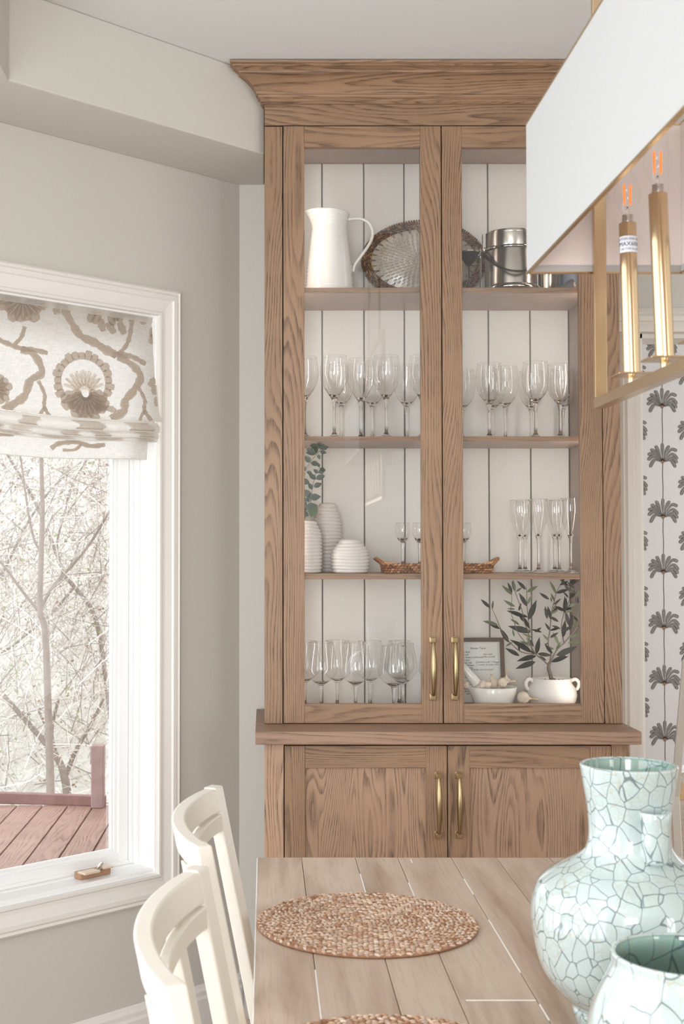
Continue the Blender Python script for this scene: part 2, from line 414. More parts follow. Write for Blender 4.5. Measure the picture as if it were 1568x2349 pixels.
b.hexa(bay, SW0, SW1, 0, .14, 0, ZW0); b.hexa(bay, SW0, SW1, 0, .14, ZW1, ZC)
struct('wall_bay', b, M['wall'])
b = MB(); b.box(-1.22, -1.08, 2.75, 2.97, 0, ZC); b.box(-1.22, -1.08, -3, -.2, 0, ZC); b.box(-1.22, -1.08, -.2, 2.75, 0, .42); b.box(-1.22, -1.08, -.2, 2.75, 2.14, ZC)
struct('wall_left', b, M['wall'])
struct('wall_rear', MB().box(-1.2, 3.3, -3.1, -3.0, 0, ZC), M['wall'])
struct('wall_right', MB().box(3.3, 3.4, -3.1, 4.06, 0, ZC), M['wall'])
b = MB(); b.prism([(-.003, 3.632), (-.003, YW), (-.078, YW), (-1.08, 2.976), (-1.08, -3), (-.604, -3), (-.604, 3.054)], 2.505, ZC)
struct('trim_1', b, M['wall'], bevel=.004)
# far room
struct('wall_far', MB().box(-.40, 5.0, 7.61, 7.75, 0, ZC), M['wallpaper'])
struct('wall_far_left', MB().box(-.40, -.30, 4.06, 7.61, 0, ZC), M['wall'])
prof = [(0, 0), (.016, 0), (.016, .11), (.011, .118), (.011, .132), (.004, .14), (0, .152)]
b = MB(); b.sweep([(-.3, 7.61, 0), (5, 7.61, 0)], prof, [((0, -1, 0), (0, 0, 1))]*2)
struct('baseboard_far', b, M['trim'])
b = MB(); b.sweep([bay(-.0, 0, 0), bay(1.40, 0, 0)], [(-x, z*.9) for x, z in prof], [((-K2, K1, 0), (0, 0, 1))]*2)
struct('baseboard_bay', b, M['trim'])
# far floor planks
py_ = 7.59; row = 0
while py_ > 5.0:
    w_ = .105; x_ = 1.3-random.random()*.8
    while x_ < 3.3:
        L = .9+random.random()*.6
        o = MB().box(x_, x_+L-.002, py_-w_+.002, py_, 0, .004).build('plank', M['floor_wood'], floor, bevel=.0008)
        x_ += L
    py_ -= w_; row += 1
# doorway casing beside the cabinet
cas = [(0, 0), (0, .012), (.010, .018), (.014, .014), (.022, .020), (.034, .020), (.038, .016), (.050, .019), (.062, .019), (.064, .012), (.064, 0)]
b = MB(); X0 = 1.066
b.sweep([(X0, YW, 0), (X0, YW, 2.052+.064)], [(a, c) for a, c in cas], [((1, 0, 0), (0, -1, 0))]*2)
b.sweep([(X0-.004, YW, 2.052), (2.43, YW, 2.052)], [(.076-a*1.19, c*1.25) for a, c in cas], [((0, 0, 1), (0, -1, 0))]*2)
b.box(1.126, 1.14, YW+.001, YW+.119, 0, 2.052); b.box(1.126, 2.35, YW+.001, YW+.119, 2.038, 2.053)
struct('door_1', b, M['trim_warm'], bevel=.0006)

# palm motifs printed on the far wallpaper
def ribbon(pts, wf, n=6):
    """2-D quads of a tapering band"""
    c = cat_rom([Vector(p) for p in pts], n); L = len(c); out = []
    for i, p in enumerate(c):
        t = (c[min(i+1, L-1)]-c[max(i-1, 0)]).normalized(); nn = Vector((-t.y, t.x)); w = wf(i/(L-1))
        out.append((p+nn*w, p-nn*w))
    return out
def add_ribbon(mb, rb, fn, m=0):
    vs = []
    for a, c in rb: vs += [fn(a.x, a.y), fn(c.x, c.y)]
    mb.add(vs, [(2*i, 2*i+1, 2*i+3, 2*i+2) for i in range(len(rb)-1)], m)
FR = [((0, 7), (-.5, 24), (0, 43)), ((3, 7), (7, 22), (16, 37)), ((4, 6), (20, 27), (34, 24)), ((5, 4), (22, 17), (35, 5)), ((6, 2), (22, 9), (34, -4)), ((6, 0), (20, 2), (30, -14)),
      ((-3, 7), (-9, 23), (-16, 37)), ((-4, 6), (-15, 21), (-28, 28)), ((-5, 4), (-20, 18), (-34, 15)), ((-6, 2), (-22, 11), (-34, 3)), ((-6, 0), (-19, 3), (-29, -14))]
def frond_w(t, w): return (.12+.88*min(1, t/.6)**1.2)*w*(math.sqrt(max(0, 1-((t-.78)/.22)**2)) if t > .78 else 1)+.05
bw = MB(); PX = .002533
def palm(cx, cz):
    def mk(dy): return lambda x, y: (cx+x*PX, 7.6095-dy, cz+y*PX)
    add_ribbon(bw, ribbon([(.5, -4), (-.3, -30), (.6, -60), (.2, -84)], lambda t: .8, 3), mk(.0002), 1)
    for i, fr_ in enumerate(FR):
        add_ribbon(bw, ribbon(fr_, lambda t: frond_w(t, 3.7), 7), mk(.0004+.00016*i), 1)
        add_ribbon(bw, ribbon([fr_[0], fr_[1], (fr_[2][0]*.985, fr_[2][1]*.985)], lambda t: frond_w(t, 2.75), 7), mk(.00048+.00016*i), 0)
        add_ribbon(bw, ribbon([fr_[0], fr_[1], (fr_[2][0]*.9, fr_[2][1]*.9)], lambda t: .3, 4), mk(.00054+.00016*i), 1)
    for k in range(13):
        a = PI*(k-1)/11; r = 8.5
        add_ribbon(bw, ribbon([(0, 0), (r*.5*math.cos(a), r*.5*math.sin(a)+1), (r*math.cos(a), r*math.sin(a)+1)], lambda t: 1.0*(1-t)+.1, 2), mk(.0024), 2)
    add_ribbon(bw, ribbon([(0, 2.5), (0, -.5), (0, -5)], lambda t: 3.4*math.sin(PI*(t*.86+.12))**.6, 4), mk(.0027), 3)
for c_ in range(-6, 15):
    for r_ in range(0, 8):
        z_ = .30+.3222*r_+(.1611 if c_ % 2 else 0)
        if z_ < 2.62: palm(2.314+c_*.178, z_)
wf = [o for o in bpy.data.objects if o.name == 'wall_far'][0]
bw.build('palm_print', [M['palm_fill'], M['palm_line'], M['palm_heart'], M['palm_nut']], wf, kind='stuff')

# ------------------------------------------------------------------ window in the bay wall
wcas = [(0, 0), (0, .014), (.006, .020), (.012, .015), (.018, .022), (.030, .022), (.034, .017), (.056, .013), (.066, .013), (.070, .017), (.077, .017), (.077, 0)]
win = MB(); O = SW0-.077
def casing_loop(mb, s0, s1, z0, z1, sect, m=0):
    """mitred picture-frame casing; sect = (inset from outer edge, thickness into the room)"""
    cor = [(s0, z0, 1, 1), (s0, z1, 1, -1), (s1, z1, -1, -1), (s1, z0, -1, 1)]
    n = len(sect); vs = []
    for (s, z, ds, dz) in cor:
        for (a, th) in sect: vs.append(bay(s+ds*a, -th, z+dz*a))
    fs = [(i*n+k, i*n+(k+1) % n, ((i+1) % 4)*n+(k+1) % n, ((i+1) % 4)*n+k) for i in range(4) for k in range(n)]
    mb.add(vs, fs, m)
casing_loop(win, O, SW1+.077, ZW0-.077, ZW1+.077, wcas)
window = struct('window_1', win, M['trim'])
f = MB()
def loop_box(mb, s0, s1, z0, z1, wd, w0, w1, m=0, wb=None):
    wb = wb or wd
    mb.hexa(bay, s0, s0+wd, w0, w1, z0, z1, m); mb.hexa(bay, s1-wd, s1, w0, w1, z0, z1, m)
    mb.hexa(bay, s0+wd, s1-wd, w0, w1, z0, z0+wb, m); mb.hexa(bay, s0+wd, s1-wd, w0, w1, z1-wd, z1, m)
loop_box(f, SW0, SW1, ZW0, ZW1, .006, -.001, .14)
f.build('jamb', M['sash'], window, bevel=.001)
f = MB(); loop_box(f, SW0+.006, SW1-.006, ZW0+.006, ZW1-.006, .012, .066, .12); loop_box(f, SW0+.018, SW1-.018, ZW0+.018, ZW1-.018, .010, .080, .12)
f.build('window_stop', M['sash'], window, bevel=.002)
f = MB(); loop_box(f, SW0+.029, SW1-.029, ZW0+.012, ZW1-.029, .034, .088, .125, wb=.040); loop_box(f, SW0+.063, SW1-.063, ZW0+.050, ZW1-.063, .010, .097, .12); loop_box(f, SW0+.073, SW1-.073, ZW0+.058, ZW1-.073, .006, .103, .115)
f.build('sash', M['sash'], window, bevel=.002)
MB().hexa(bay, SW0+.074, SW1-.074, .107, .111, ZW0+.058, ZW1-.074).build('window_pane', M['pane'], window)
MB().hexa(bay, SW0+.0, SW1, .002, .088, ZW0+.004, ZW0+.014).build('window_sill', M['sash'], window, bevel=.002)

# casement crank folded on the sill
def bpt(px, py, w=0.0):
    """point of the bay wall plane (pushed w outwards) under a photograph pixel"""
    d = at(px, py, 1.0)-Vector((0, 0, CAM_H)); nrm = Vector((-K2, K1, 0)); p0 = Vector(bay(0, w, 0))
    k = (p0-Vector((0, 0, CAM_H))).dot(nrm)/d.dot(nrm); return Vector((0, 0, CAM_H))+d*k
cr = bpt(215, 2000, .045)
sc_ = -(cr.x+.078+K2*.045)/K1
zc_ = ZW0+.014
crank = thing('window_crank', bay(sc_, .045, zc_), 'tan folding casement crank lying on the white window sill', 'crank')
b = MB(); b.hexa(bay, sc_-.052, sc_+.052, .035, .066, zc_, zc_+.020); b.build('housing', M['tan_dark'], crank, bevel=.004)
b = MB(); b.hexa(lambda s, w, z: bay(s, w-(z-zc_)*.3, z), sc_+.002, sc_+.055, .016, .052, zc_+.017, zc_+.024); b.hexa(lambda s, w, z: bay(s, w, z), sc_-.050, sc_-.016, .020, .056, zc_+.020, zc_+.026)
b.build('folding_arm', M['tan'], crank, bevel=.003)
p = Vector(bay(sc_-.008, .034, zc_+.022)); b = MB(); b.tube([p, p+Vector((.008, -.004, .014)), p+Vector((.012, -.006, .019))], [.006, .0055, .0035], 8)
b.build('spline_stub', M['steel'], crank, auto=40)

# ------------------------------------------------------------------ roman blind
def bs(px, py):                                             # pixel -> (s, z) on the wall plane
    p = bpt(px, py, .0); return ((-.078-p.x)/K1, p.z)
BS0, BS1 = SW0+.004, SW1-.004
blind = thing('roman_blind', bay((BS0+BS1)/2, 0.02, 1.66), 'linen roman blind with taupe flowers, half drawn in front of the bay window', 'blind')
Zt = ZW1-.004
def rip(s): return .0035*math.sin(s*17+.6)+.002*math.sin(s*41)
fold = [(Zt, .018), (1.96, .008), (1.86, -.002), (1.79, -.012), (1.757, -.022), (1.752, -.018), (1.757, -.006), (1.752, -.008)]
def fold_sheet(mb, zz, n=48, m=0, s0=BS0, s1=BS1, drop=0):
    def fn(u, v):
        k = v*(len(zz)-1); i = min(int(k), len(zz)-2); t = k-i
        z = zz[i][0]*(1-t)+zz[i+1][0]*t; w = zz[i][1]*(1-t)+zz[i+1][1]*t; s = s0+(s1-s0)*u
        f_ = max(0, (1.95-z))/.25
        fl = (.010*max(0, 1-u*9))*f_
        return bay(s-fl, w+rip(s)*f_, z+.006*math.sin(s*9+z*3)*min(1, f_)+drop)
    mb.grid(fn, n, (len(zz)-1)*3, m)
b = MB(); fold_sheet(b, fold[:5]); blind_face = b.build('blind_face', M['linen'], blind, smooth=True)
for k, (za, zb, wa, wb_) in enumerate([(1.757, 1.727, -.004, -.016), (1.730, 1.710, -.002, -.013), (1.713, 1.700, .002, -.010)]):
    zz = [(za+.003, wa+.010), (za-.004, wa), ((za+zb)/2, wb_), (zb+.001, wb_), (zb-.002, wb_+.004), (zb, wb_+.012)]
    b = MB(); fold_sheet(b, zz, s0=BS0+.003+.004*k); fo = b.build('fold', M['linen'], blind, smooth=True)
    pb = MB()                                                # printed patches on each fold
    rnd = random.Random(30+k); s = BS0+.02
    while s < BS1-.05:
        L = .05+rnd.random()*.07
        def fn(u, v, s=s, L=L, za=za, zb=zb, wa=wa, wb_=wb_):
            ss = s+L*u+.012*math.sin(v*5+s*40); t = v
            z = (za-.005)*(1-t)+(zb+.001)*t; w = (wa-.0015)*(1-t)+(wb_-.0012)*t; f_ = max(0, (1.95-z))/.25
            return bay(ss, w+rip(ss)*f_-.0008, z+.006*math.sin(ss*9+z*3)*min(1, f_))
        pb.grid(fn, 5, 3, rnd.choice([0, 0, 1])); s += L+.03+rnd.random()*.09
    pb.build('fold_print', [M['print_dark'], M['print_light']], fo, smooth=True, kind='stuff')
hem = [(1.705, .030), (1.68, .032), (1.652, .034), (1.650, .036), (1.652, .038)]
b = MB(); fold_sheet(b, hem, s0=BS0+.006, s1=BS1); hm = b.build('hem', M['linen'], blind, smooth=True)
b = MB(); b.hexa(bay, BS0+.001, BS1, .012, .04, ZW1-.020, ZW1-.005); b.build('head_rail', M['linen'], blind, bevel=.002)
def face_pt(s, z, d=0.0):
    f4 = fold[:5]
    for i in range(4):
        if z >= f4[i+1][0] or i == 3:
            t = (f4[i][0]-z)/(f4[i][0]-f4[i+1][0]); w = f4[i][1]*(1-t)+f4[i+1][1]*t; break
    f_ = max(0, (1.95-z))/.25
    return bay(s, w+rip(s)*f_-d, z+.006*math.sin(s*9+z*3)*min(1, f_))
SH = 0.0
def zfun(d):
    sh = SH
    def f(x, y):
        s, z = bs(x/2.529, y/2.529+580)
        return face_pt(min(max(s+sh, .865 if sh else BS0+.001), BS1-.001), min(max(z, 1.757), Zt-.001), d)
    return f
pr = MB()
def jag(t, a=1.0, k=37): return 1+.16*math.sin(t*k)*a+.10*math.sin(t*k*2.3+1)*a
def vine(pts, w0, w1):
    add_ribbon(pr, ribbon(pts, lambda t: (w0+(w1-w0)*t)*jag(t), 8), zfun(.0010), 0)
    add_ribbon(pr, ribbon(pts, lambda t: (w0+(w1-w0)*t)*.70*jag(t, .7, 29), 8), zfun(.0016), 1)
def petal(cx, cy, ang, r0, r1, w, m=0, d=.0012):
    ca, sa = math.cos(ang), -math.sin(ang)
    pts = [(cx+ca*r0, cy+sa*r0), (cx+ca*(r0+r1)/2, cy+sa*(r0+r1)/2), (cx+ca*r1, cy+sa*r1)]
    add_ribbon(pr, ribbon(pts, lambda t: w*(.45+.75*math.sin(PI*(.12+.80*t)))*(1+.12*math.sin(t*16+ang*5)) if t < .93 else w*.45, 6), zfun(d), m)
def flower(cx, cy, R, a0, a1, n, full=False):
    for k in range(n):
        a = math.radians(a0+(a1-a0)*k/(n-1)); petal(cx, cy, a, R*.12, R*(.93+.10*math.sin(k*2.4)), R*.21, 0, .0011+.00004*k)
    for k in range(n-1):
        a = math.radians(a0+(a1-a0)*(k+.5)/(n-1)); petal(cx, cy, a, R*.25, R*.80, R*.025, 1, .0019)
def zo(x, y): return (x, y)
for SH in (0.0, bs(49, 801)[0]-bs(273, 817)[0]):       # the pattern repeats across the cloth
    flower(482, 815, 158, 192, 348, 11)
    for k in range(17):                                             # jagged crown of the big flower
        a = math.radians(-25+230*k/16); petal(478, 745, a, 128, 178+8*math.sin(k*2.1), 20, 0, .0012+.00003*k)
    for k in range(9):
        a = math.radians(20+140*k/8); petal(478, 800, a, 30, 125, 9, 1, .0012)
    for k in range(8):
        a = math.radians(45+90*k/7); petal(478, 830, a, 40, 150, 5, 1, .0014)
    flower(150, 262, 150, 178, 362, 10)
    flower(-40, 790, 105, 290, 420, 6)
    vine([(352, 350), (345, 310), (390, 300), (400, 340), (440, 420), (480, 480), (560, 520), (620, 560), (680, 590)], 18, 26)
    vine([(660, 592), (720, 590), (780, 605), (850, 645)], 18, 14)
    vine([(790, 330), (775, 440), (745, 530), (690, 590)], 13, 12)
    vine([(690, 600), (770, 650), (815, 720), (770, 800), (715, 860), (700, 920), (615, 962)], 20, 24)
    vine([(800, 785), (830, 860), (822, 920), (852, 985)], 10, 13)
    vine([(826, 920), (800, 950), (782, 985)], 9, 8)
    vine([(-10, 500), (60, 530), (130, 555), (190, 560), (280, 580)], 16, 14)
    vine([(155, 425), (130, 490), (90, 528)], 13, 11)
    vine([(125, 560), (200, 590), (240, 690), (170, 740), (130, 830), (60, 880), (-10, 920)], 20, 24)
    vine([(215, 740), (245, 820), (235, 890), (262, 955)], 11, 12)
    vine([(236, 890), (205, 930), (185, 960)], 9, 8)
    for (cx, cy, a) in ((560, 330, 250), (600, 345, 235), (655, 345, 285), (700, 320, 260), (740, 330, 240), (775, 320, 275), (830, 340, 290), (640, 400, 300), (710, 400, 290), (600, 380, 280)):
        petal(cx, cy, math.radians(a), 0, 75, 19, 0, .0012)
    for (cx, cy, a) in ((905, 430, 262), (905, 470, 250), (900, 730, 230), (895, 770, 262), (905, 840, 262), (545, 880, 330), (600, 895, 340)):
        petal(cx, cy, math.radians(a), 0, 60, 16, 0, .0013)
pr.build('flower_print', [M['print_dark'], M['print_light']], blind_face, kind='stuff')
hp = MB()
def hfun(d): return lambda x, y: bay(min(max(bs(x/2.529, y/2.529+580)[0], BS0+.008), BS1), .031+rip(bs(x/2.529, 1000)[0])*1.1-d, 1.652+(1205-y)/95*.043)
for pts, w0 in (([(330, 1165), (370, 1135), (430, 1122), (480, 1118), (560, 1135), (650, 1120)], 14), ([(395, 1170), (460, 1165), (500, 1130)], 9), ([(0, 1112), (60, 1100), (120, 1096)], 12), ([(-20, 1140), (15, 1150)], 8)):
    add_ribbon(hp, ribbon(pts, lambda t: w0*jag(t), 6), hfun(.003), 0); add_ribbon(hp, ribbon(pts, lambda t: w0*.65*jag(t), 6), hfun(.0036), 1)
hp.build('hem_print', [M['print_dark'], M['print_light']], hm, kind='stuff')

# ------------------------------------------------------------------ glazed display cabinet
YU = 3.597; FB = YU+.022
cab = thing('display_cabinet', (.488, 3.75, .92), 'tall oak display cabinet with two glass doors and white boarded back', 'cabinet')
for xa in (0, .960): MB().box(xa, xa+.018, FB, YW-.002, .922, 2.634).build('side_panel', M['oak_z'], cab, bevel=.001)
for xa, xb in ((.046, .0520), (.485, .4906), (.9270, .932)): MB().box(xa, xb, YU+.0212, YU+.0225, .9235, 2.574).build('gap_shade_strip', M['gap'], cab)  # dark strips put behind the door gaps to paint in their shade
MB().box(-.001, .977, YU+.0212, YU+.0225, 2.571, 2.578).build('gap_shade_strip', M['gap'], cab)  # same painted shade along the gap under the frieze
MB().box(-.002, .0475, YU+.001, FB, .9225, 2.5725).build('face_stile', M['oak_z'], cab, bevel=.001)
MB().box(.9305, .9785, YU+.001, FB, .9225, 2.5725).build('face_stile', M['oak_z'], cab, bevel=.001)
MB().box(-.002, .9785, YU, FB, 2.576, 2.636).build('frieze', M['oak_x'], cab, bevel=.0008)
MB().box(.018, .960, YU+.023, YW-.002, 2.5585, 2.576).build('top_panel', M['oak_under'], cab)
MB().box(.018, .960, YU+.023, YW-.002, .9225, .940).build('floor_panel', M['oak_shelf'], cab)
MB().box(.018, .052, YU+.024, 3.899, .940, 2.558).build('inner_side', M['oak_under'], cab)
MB().box(.909, .960, YU+.024, 3.899, .940, 2.558).build('inner_side', M['oak_under'], cab)
bx = [.045, .1705, .296, .4168, .542, .668, .793, .9085]
for i in range(7):
    MB().box(bx[i]+.0018, bx[i+1]-.0018, 3.900, 3.914, .940, 2.5585).build('back_board', M['white_board'], cab, bevel=.0022)
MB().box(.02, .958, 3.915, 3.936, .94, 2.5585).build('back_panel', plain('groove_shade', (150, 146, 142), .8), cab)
for (zt, zb) in ((2.1300, 2.1147), (1.7140, 1.7008), (1.3322, 1.3165)):
    b = MB(); b.box(.052, .9085, 3.632, 3.8995, zb, zt)
    o = b.build('shelf', [M['oak_shelf'], M['oak_under']], cab, bevel=.0008)
    o.data.polygons[0].material_index = 1
# crown moulding
cp = [(0, 2.634), (.006, 2.634), (.011, 2.639), (.011, 2.646), (.017, 2.650), (.019, 2.655), (.022, 2.6565), (.027, 2.668), (.037, 2.680), (.050, 2.690), (.066, 2.698), (.070, 2.699), (.071, 2.704), (.081, 2.710), (.087, 2.7115), (.087, 2.716), (.093, 2.718), (.094, 2.7245), (0, 2.7245)]
vs = []; n = len(cp)
for (sx, x0, y0, dy) in ((-1, -.002, YW-.003, 0), (-1, -.002, YU, 1), (1, .9785, YU, 1), (1, .9785, YW-.003, 0)):
    for (o_, z) in cp: vs.append((x0+sx*o_, y0-o_*dy, z))
b = MB(); b.add(vs, [(i*n+k, (i+1)*n+k, (i+1)*n+(k+1) % n, i*n+(k+1) % n) for i in range(3) for k in range(n)]+[tuple(range(n)), tuple(reversed(range(3*n, 4*n)))])
b.build('crown_moulding', oak('oak_crown', 'x', freq=30, fig=10), cab, auto=25)
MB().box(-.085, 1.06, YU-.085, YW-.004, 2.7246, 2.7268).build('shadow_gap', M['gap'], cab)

def pull(parent, x, z0, z1, Y):
    """square-footed bow pull"""
    b = MB(); 
    for z in (z0+.009, z1-.009):
        b.box(x-.0085, x+.0085, Y-.003, Y, z-.0095, z+.0095); b.box(x-.0065, x+.0065, Y-.020, Y-.003, z-.0065, z+.0065)
    pts = []; rad = []
    for i in range(17):
        t = i/16; z = z0+.014+(z1-z0-.028)*t; bow = math.sin(PI*t)
        pts.append((x, Y-.020-.009*bow**.8, z)); rad.append(.0042+.0036*bow)
    b.tube(pts, rad, 10, flat=1.0, up=(0, 1, 0))
    b.build('handle', M['pull'], parent, auto=35, bevel=.0008, label='aged brass bow pull on square feet')
def door(parent, name, x0, x1, z0, z1, Y, gx0, gx1, gz0, gz1, hx, hz0, hz1, glass=True):
    b = MB(); T = .021
    b.box(x0, gx0, Y, Y+T, z0, z1, 0); b.box(gx1, x1, Y, Y+T, z0, z1, 0)
    b.box(gx0, gx1, Y+.0006, Y+T, z0, gz0, 1); b.box(gx0, gx1, Y+.0006, Y+T, gz1, z1, 1)
    d = b.build(name, [M['oak_z'], M['oak_x']], parent, bevel=.0009)
    if glass: MB().box(gx0-.004, gx1+.004, Y+.010, Y+.0135, gz0-.004, gz1+.004).build('glass_pane', M['pane'], d)
    else: MB().box(gx0-.003, gx1+.003, Y+.009, Y+.016, gz0-.003, gz1+.003).build('door_panel', oak('oak_panel', 'z', (172, 139, 114), (96, 76, 62), freq=80, fig=14), d)
    pull(d, hx, hz0, hz1, Y)
door(cab, 'glazed_door', .0501, .4864, .9235, 2.5735, YU, .1082, .4292, .976, 2.5154, .4585, .9867, 1.1607)
door(cab, 'glazed_door', .4892, .9282, .9235, 2.5735, YU, .5445, .8675, .976, 2.5154, .5185, .9867, 1.1607)
for x in (.0535, .9025):
    MB().box(x, x+.005, 3.626, 3.630, .96, 2.54).build('light_strip', M['led'], cab)

# base cabinet and worktop
YB = 3.475
base = thing('base_cabinet', (.48, 3.7, 0), 'low oak base cabinet with two panelled doors under the oak counter', 'cabinet')
b = MB(); b.box(0, .961, YB+.023, YW-.002, .09, .886); b.build('carcass', M['oak_z'], base)
MB().box(.03, .93, YB+.07, YB+.09, 0, .09).build('toe_kick', M['oak_x'], base)
MB().box(-.002, .0488, YB+.001, YB+.022, .09, .886).build('face_stile', oak('oak_base_stile', 'z', (184, 150, 124)), base, bevel=.001)
for xa, xb in ((.047, .053), (.479, .4838), (.912, .917)): MB().box(xa, xb, YB+.0212, YB+.0228, .10, .885).build('gap_shade_strip', M['gap'], base)  # painted shade again, behind the base door gaps
MB().box(.9155, .963, YB+.001, YB+.022, .09, .886).build('face_stile', M['oak_z'], base, bevel=.001)
door(base, 'cabinet_door', .0512, .4802, .10, .880, YB, .1054, .4246, .16, .8216, .4560, .6384, .8124, False)
door(base, 'cabinet_door', .4826, .9138, .10, .880, YB, .5393, .858, .16, .8216, .5100, .6384, .8124, False)
b = MB(); b.box(-.0262, .9865, 3.444, YW-.003, .8875, .9215)
o = b.build('countertop', oak('oak_counter', 'x', (160, 130, 108), (112, 88, 72), 100, 4), loc=(.48, 3.69, .8875), bevel=.002)
tag(o, 'thick oak counter slab between the base cabinet and the glazed cabinet', 'countertop')

# ------------------------------------------------------------------ stemware
def glass_mesh(name, bowl, stem_r, foot_r, h_node, flutes=0, n=48):
    """closed thin bowl + solid stem and foot; bowl = outer (r, z) from node to rim. returns meshes (bowl, stem)"""
    b = MB(); out = interp(bowl, 5); zmax = bowl[-1][1]; z0 = bowl[0][1]
    def fn(r, z, a):
        if flutes and z < z0+(zmax-z0)*.52 and r > .008:
            k = 1-(z-z0)/((zmax-z0)*.52); return (r*(1-.055*k**.5*abs(math.sin(a*flutes/2))), z, 0)
        return (r, z, 0)
    b.lathe(out, n=n, fn=fn)
    top = [(out[-1][0], out[-1][1]), (out[-1][0]-.0004, out[-1][1]+.0003), (out[-1][0]-.0010, out[-1][1])]
    b.lathe(top, n=n)
    inn = [(max(r-.0010, .0), z) for r, z in reversed(out) if z > z0+.012]; inn.append((.0, z0+.008))
    b.lathe(inn, n=n, fn=fn if flutes else None)
    s = MB(); hn = h_node
    st = [(0, .0005), (foot_r, .0005), (foot_r, .0015), (foot_r*.6, .0035), (stem_r*2.2, .008), (stem_r*1.15, .016), (stem_r*.92, hn*.35), (stem_r*.95, hn*.7), (stem_r*1.35, hn*.93), (bowl[0][0], hn)]
    s.lathe(st, n=24)
    me = b.mesh(name+'_bowl', [M['bowl_glass'], M['crystal']], smooth=True)
    if 1:
        lim = z0+(zmax-z0)*(.26 if flutes else .10)
        for p in me.polygons:
            if p.center.z < lim or p.center.z > zmax-.0012: p.material_index = 1
    return me, s.mesh(name+'_stem', M['crystal'], smooth=True)
GM = {
 'cut': glass_mesh('cut', [(.0075, .108), (.013, .118), (.025, .136), (.036, .158), (.0405, .182), (.0385, .208), (.0345, .231)], .0042, .034, .108, 18),
 'small_cut': glass_mesh('small_cut', [(.0075, .098), (.014, .108), (.027, .124), (.0355, .145), (.0380, .170), (.0365, .195), (.0335, .215)], .0042, .032, .098, 18),
 'wine': glass_mesh('wine', [(.0065, .076), (.013, .082), (.030, .094), (.0425, .110), (.0455, .124), (.0425, .150), (.0365, .180), (.0335, .1975)], .0046, .037, .076),
 'flute': glass_mesh('flute', [(.0055, .098), (.011, .112), (.0185, .131), (.0250, .152), (.0292, .176), (.0285, .196), (.0262, .212)], .0036, .030, .098),
 'liqueur': glass_mesh('liqueur', [(.0055, .080), (.012, .088), (.0195, .100), (.0222, .113), (.0212, .128), (.0192, .137)], .0045, .020, .080, 10),
}
def stemware(kind, name, px, rim_y, Y, z0, label, group, h, sc=None, bpx=None):
    p = at(px, rim_y, Y); s = (p.z-z0)/h if sc is None else sc
    o = thing(name, (p.x, Y, z0), label, 'glass', group)
    for nm, me in zip(('bowl', 'stem'), GM[kind]):
        c = bpy.data.objects.new(nm, me); COL.objects.link(c); c.parent = o
    o.scale = (min(s, 1.03), min(s, 1.03), s); return o
Z2, Z3, ZF = 1.714, 1.3322, .940
G2 = 'cut crystal wine glasses on the second shelf'
rows = [
 (698, 819, 3.685, 'cut crystal wine glass half hidden by the left stile of the left door, second shelf'),
 (766, 817, 3.685, 'large cut crystal wine glass, first whole one from the left behind the left door'),
 (782, 836, 3.83, 'cut crystal wine glass hidden behind the first whole one, back of the second shelf left'),
 (827, 824, 3.755, 'narrow-looking cut crystal wine glass in the middle of the left door, second shelf'),
 (853, 837, 3.835, 'rear cut crystal wine glass between the two front ones, left door second shelf'),
 (885, 817, 3.685, 'large cut crystal wine glass in front, third whole one behind the left door'),
 (932, 838, 3.83, 'rear cut crystal wine glass over the third board joint, left door second shelf'),
 (968, 817, 3.685, 'cut crystal wine glass cut off by the right stile of the left door'),
 (1060, 850, 3.84, 'cut crystal wine glass peeking out from the left stile of the right door'),
 (1121, 834, 3.72, 'cut crystal wine glass, first front one behind the right door'),
 (1130, 850, 3.84, 'rear cut crystal wine glass seen through the first front one, right door'),
 (1158, 842, 3.815, 'cut crystal wine glass with slim stem, second from the left behind the right door'),
 (1217, 852, 3.845, 'rear cut crystal wine glass at the left shoulder of the tallest one, right door'),
 (1227, 831, 3.70, 'tallest cut crystal wine glass in front behind the right door, third from left'),
 (1283, 836, 3.715, 'cut crystal wine glass in front beside the inner right side of the cabinet'),
 (1290, 847, 3.84, 'rear cut crystal wine glass behind the rightmost front one'),
]
for px, ry, Y, lb in rows:
    kd, h = ('cut', .231) if ry < 829 else ('small_cut', .215)
    stemware(kd, 'wine_glass', px, ry, Y, Z2, lb, G2, h)
G4 = 'plain wine glasses on the cabinet floor'
for px, ry, Y, lb in [
 (699, 1470, 3.79, 'plain wine glass cut off by the left stile, rear row of the bottom compartment'),
 (736, 1473, 3.69, 'plain wine glass at front left of the bottom compartment'),
 (773, 1469, 3.79, 'rear plain wine glass between the first two front ones, bottom compartment'),
 (815, 1474, 3.69, 'plain wine glass at front in the middle of the bottom compartment'),
 (848, 1470, 3.80, 'rear plain wine glass right of the middle one, bottom compartment'),
 (902, 1481, 3.67, 'lower plain wine glass, third in the front row of the bottom compartment'),
 (915, 1470, 3.85, 'rearmost plain wine glass behind the third front one, bottom compartment'),
 (922, 1476, 3.755, 'plain wine glass just behind and right of the third front one, bottom compartment'),
 (996, 1475, 3.72, 'plain wine glass showing only its left edge beside the right stile of the left door')]:
    stemware('wine', 'wine_glass', px, ry, Y, ZF, lb, G4, .1975)
G3 = 'champagne flutes on the third shelf'
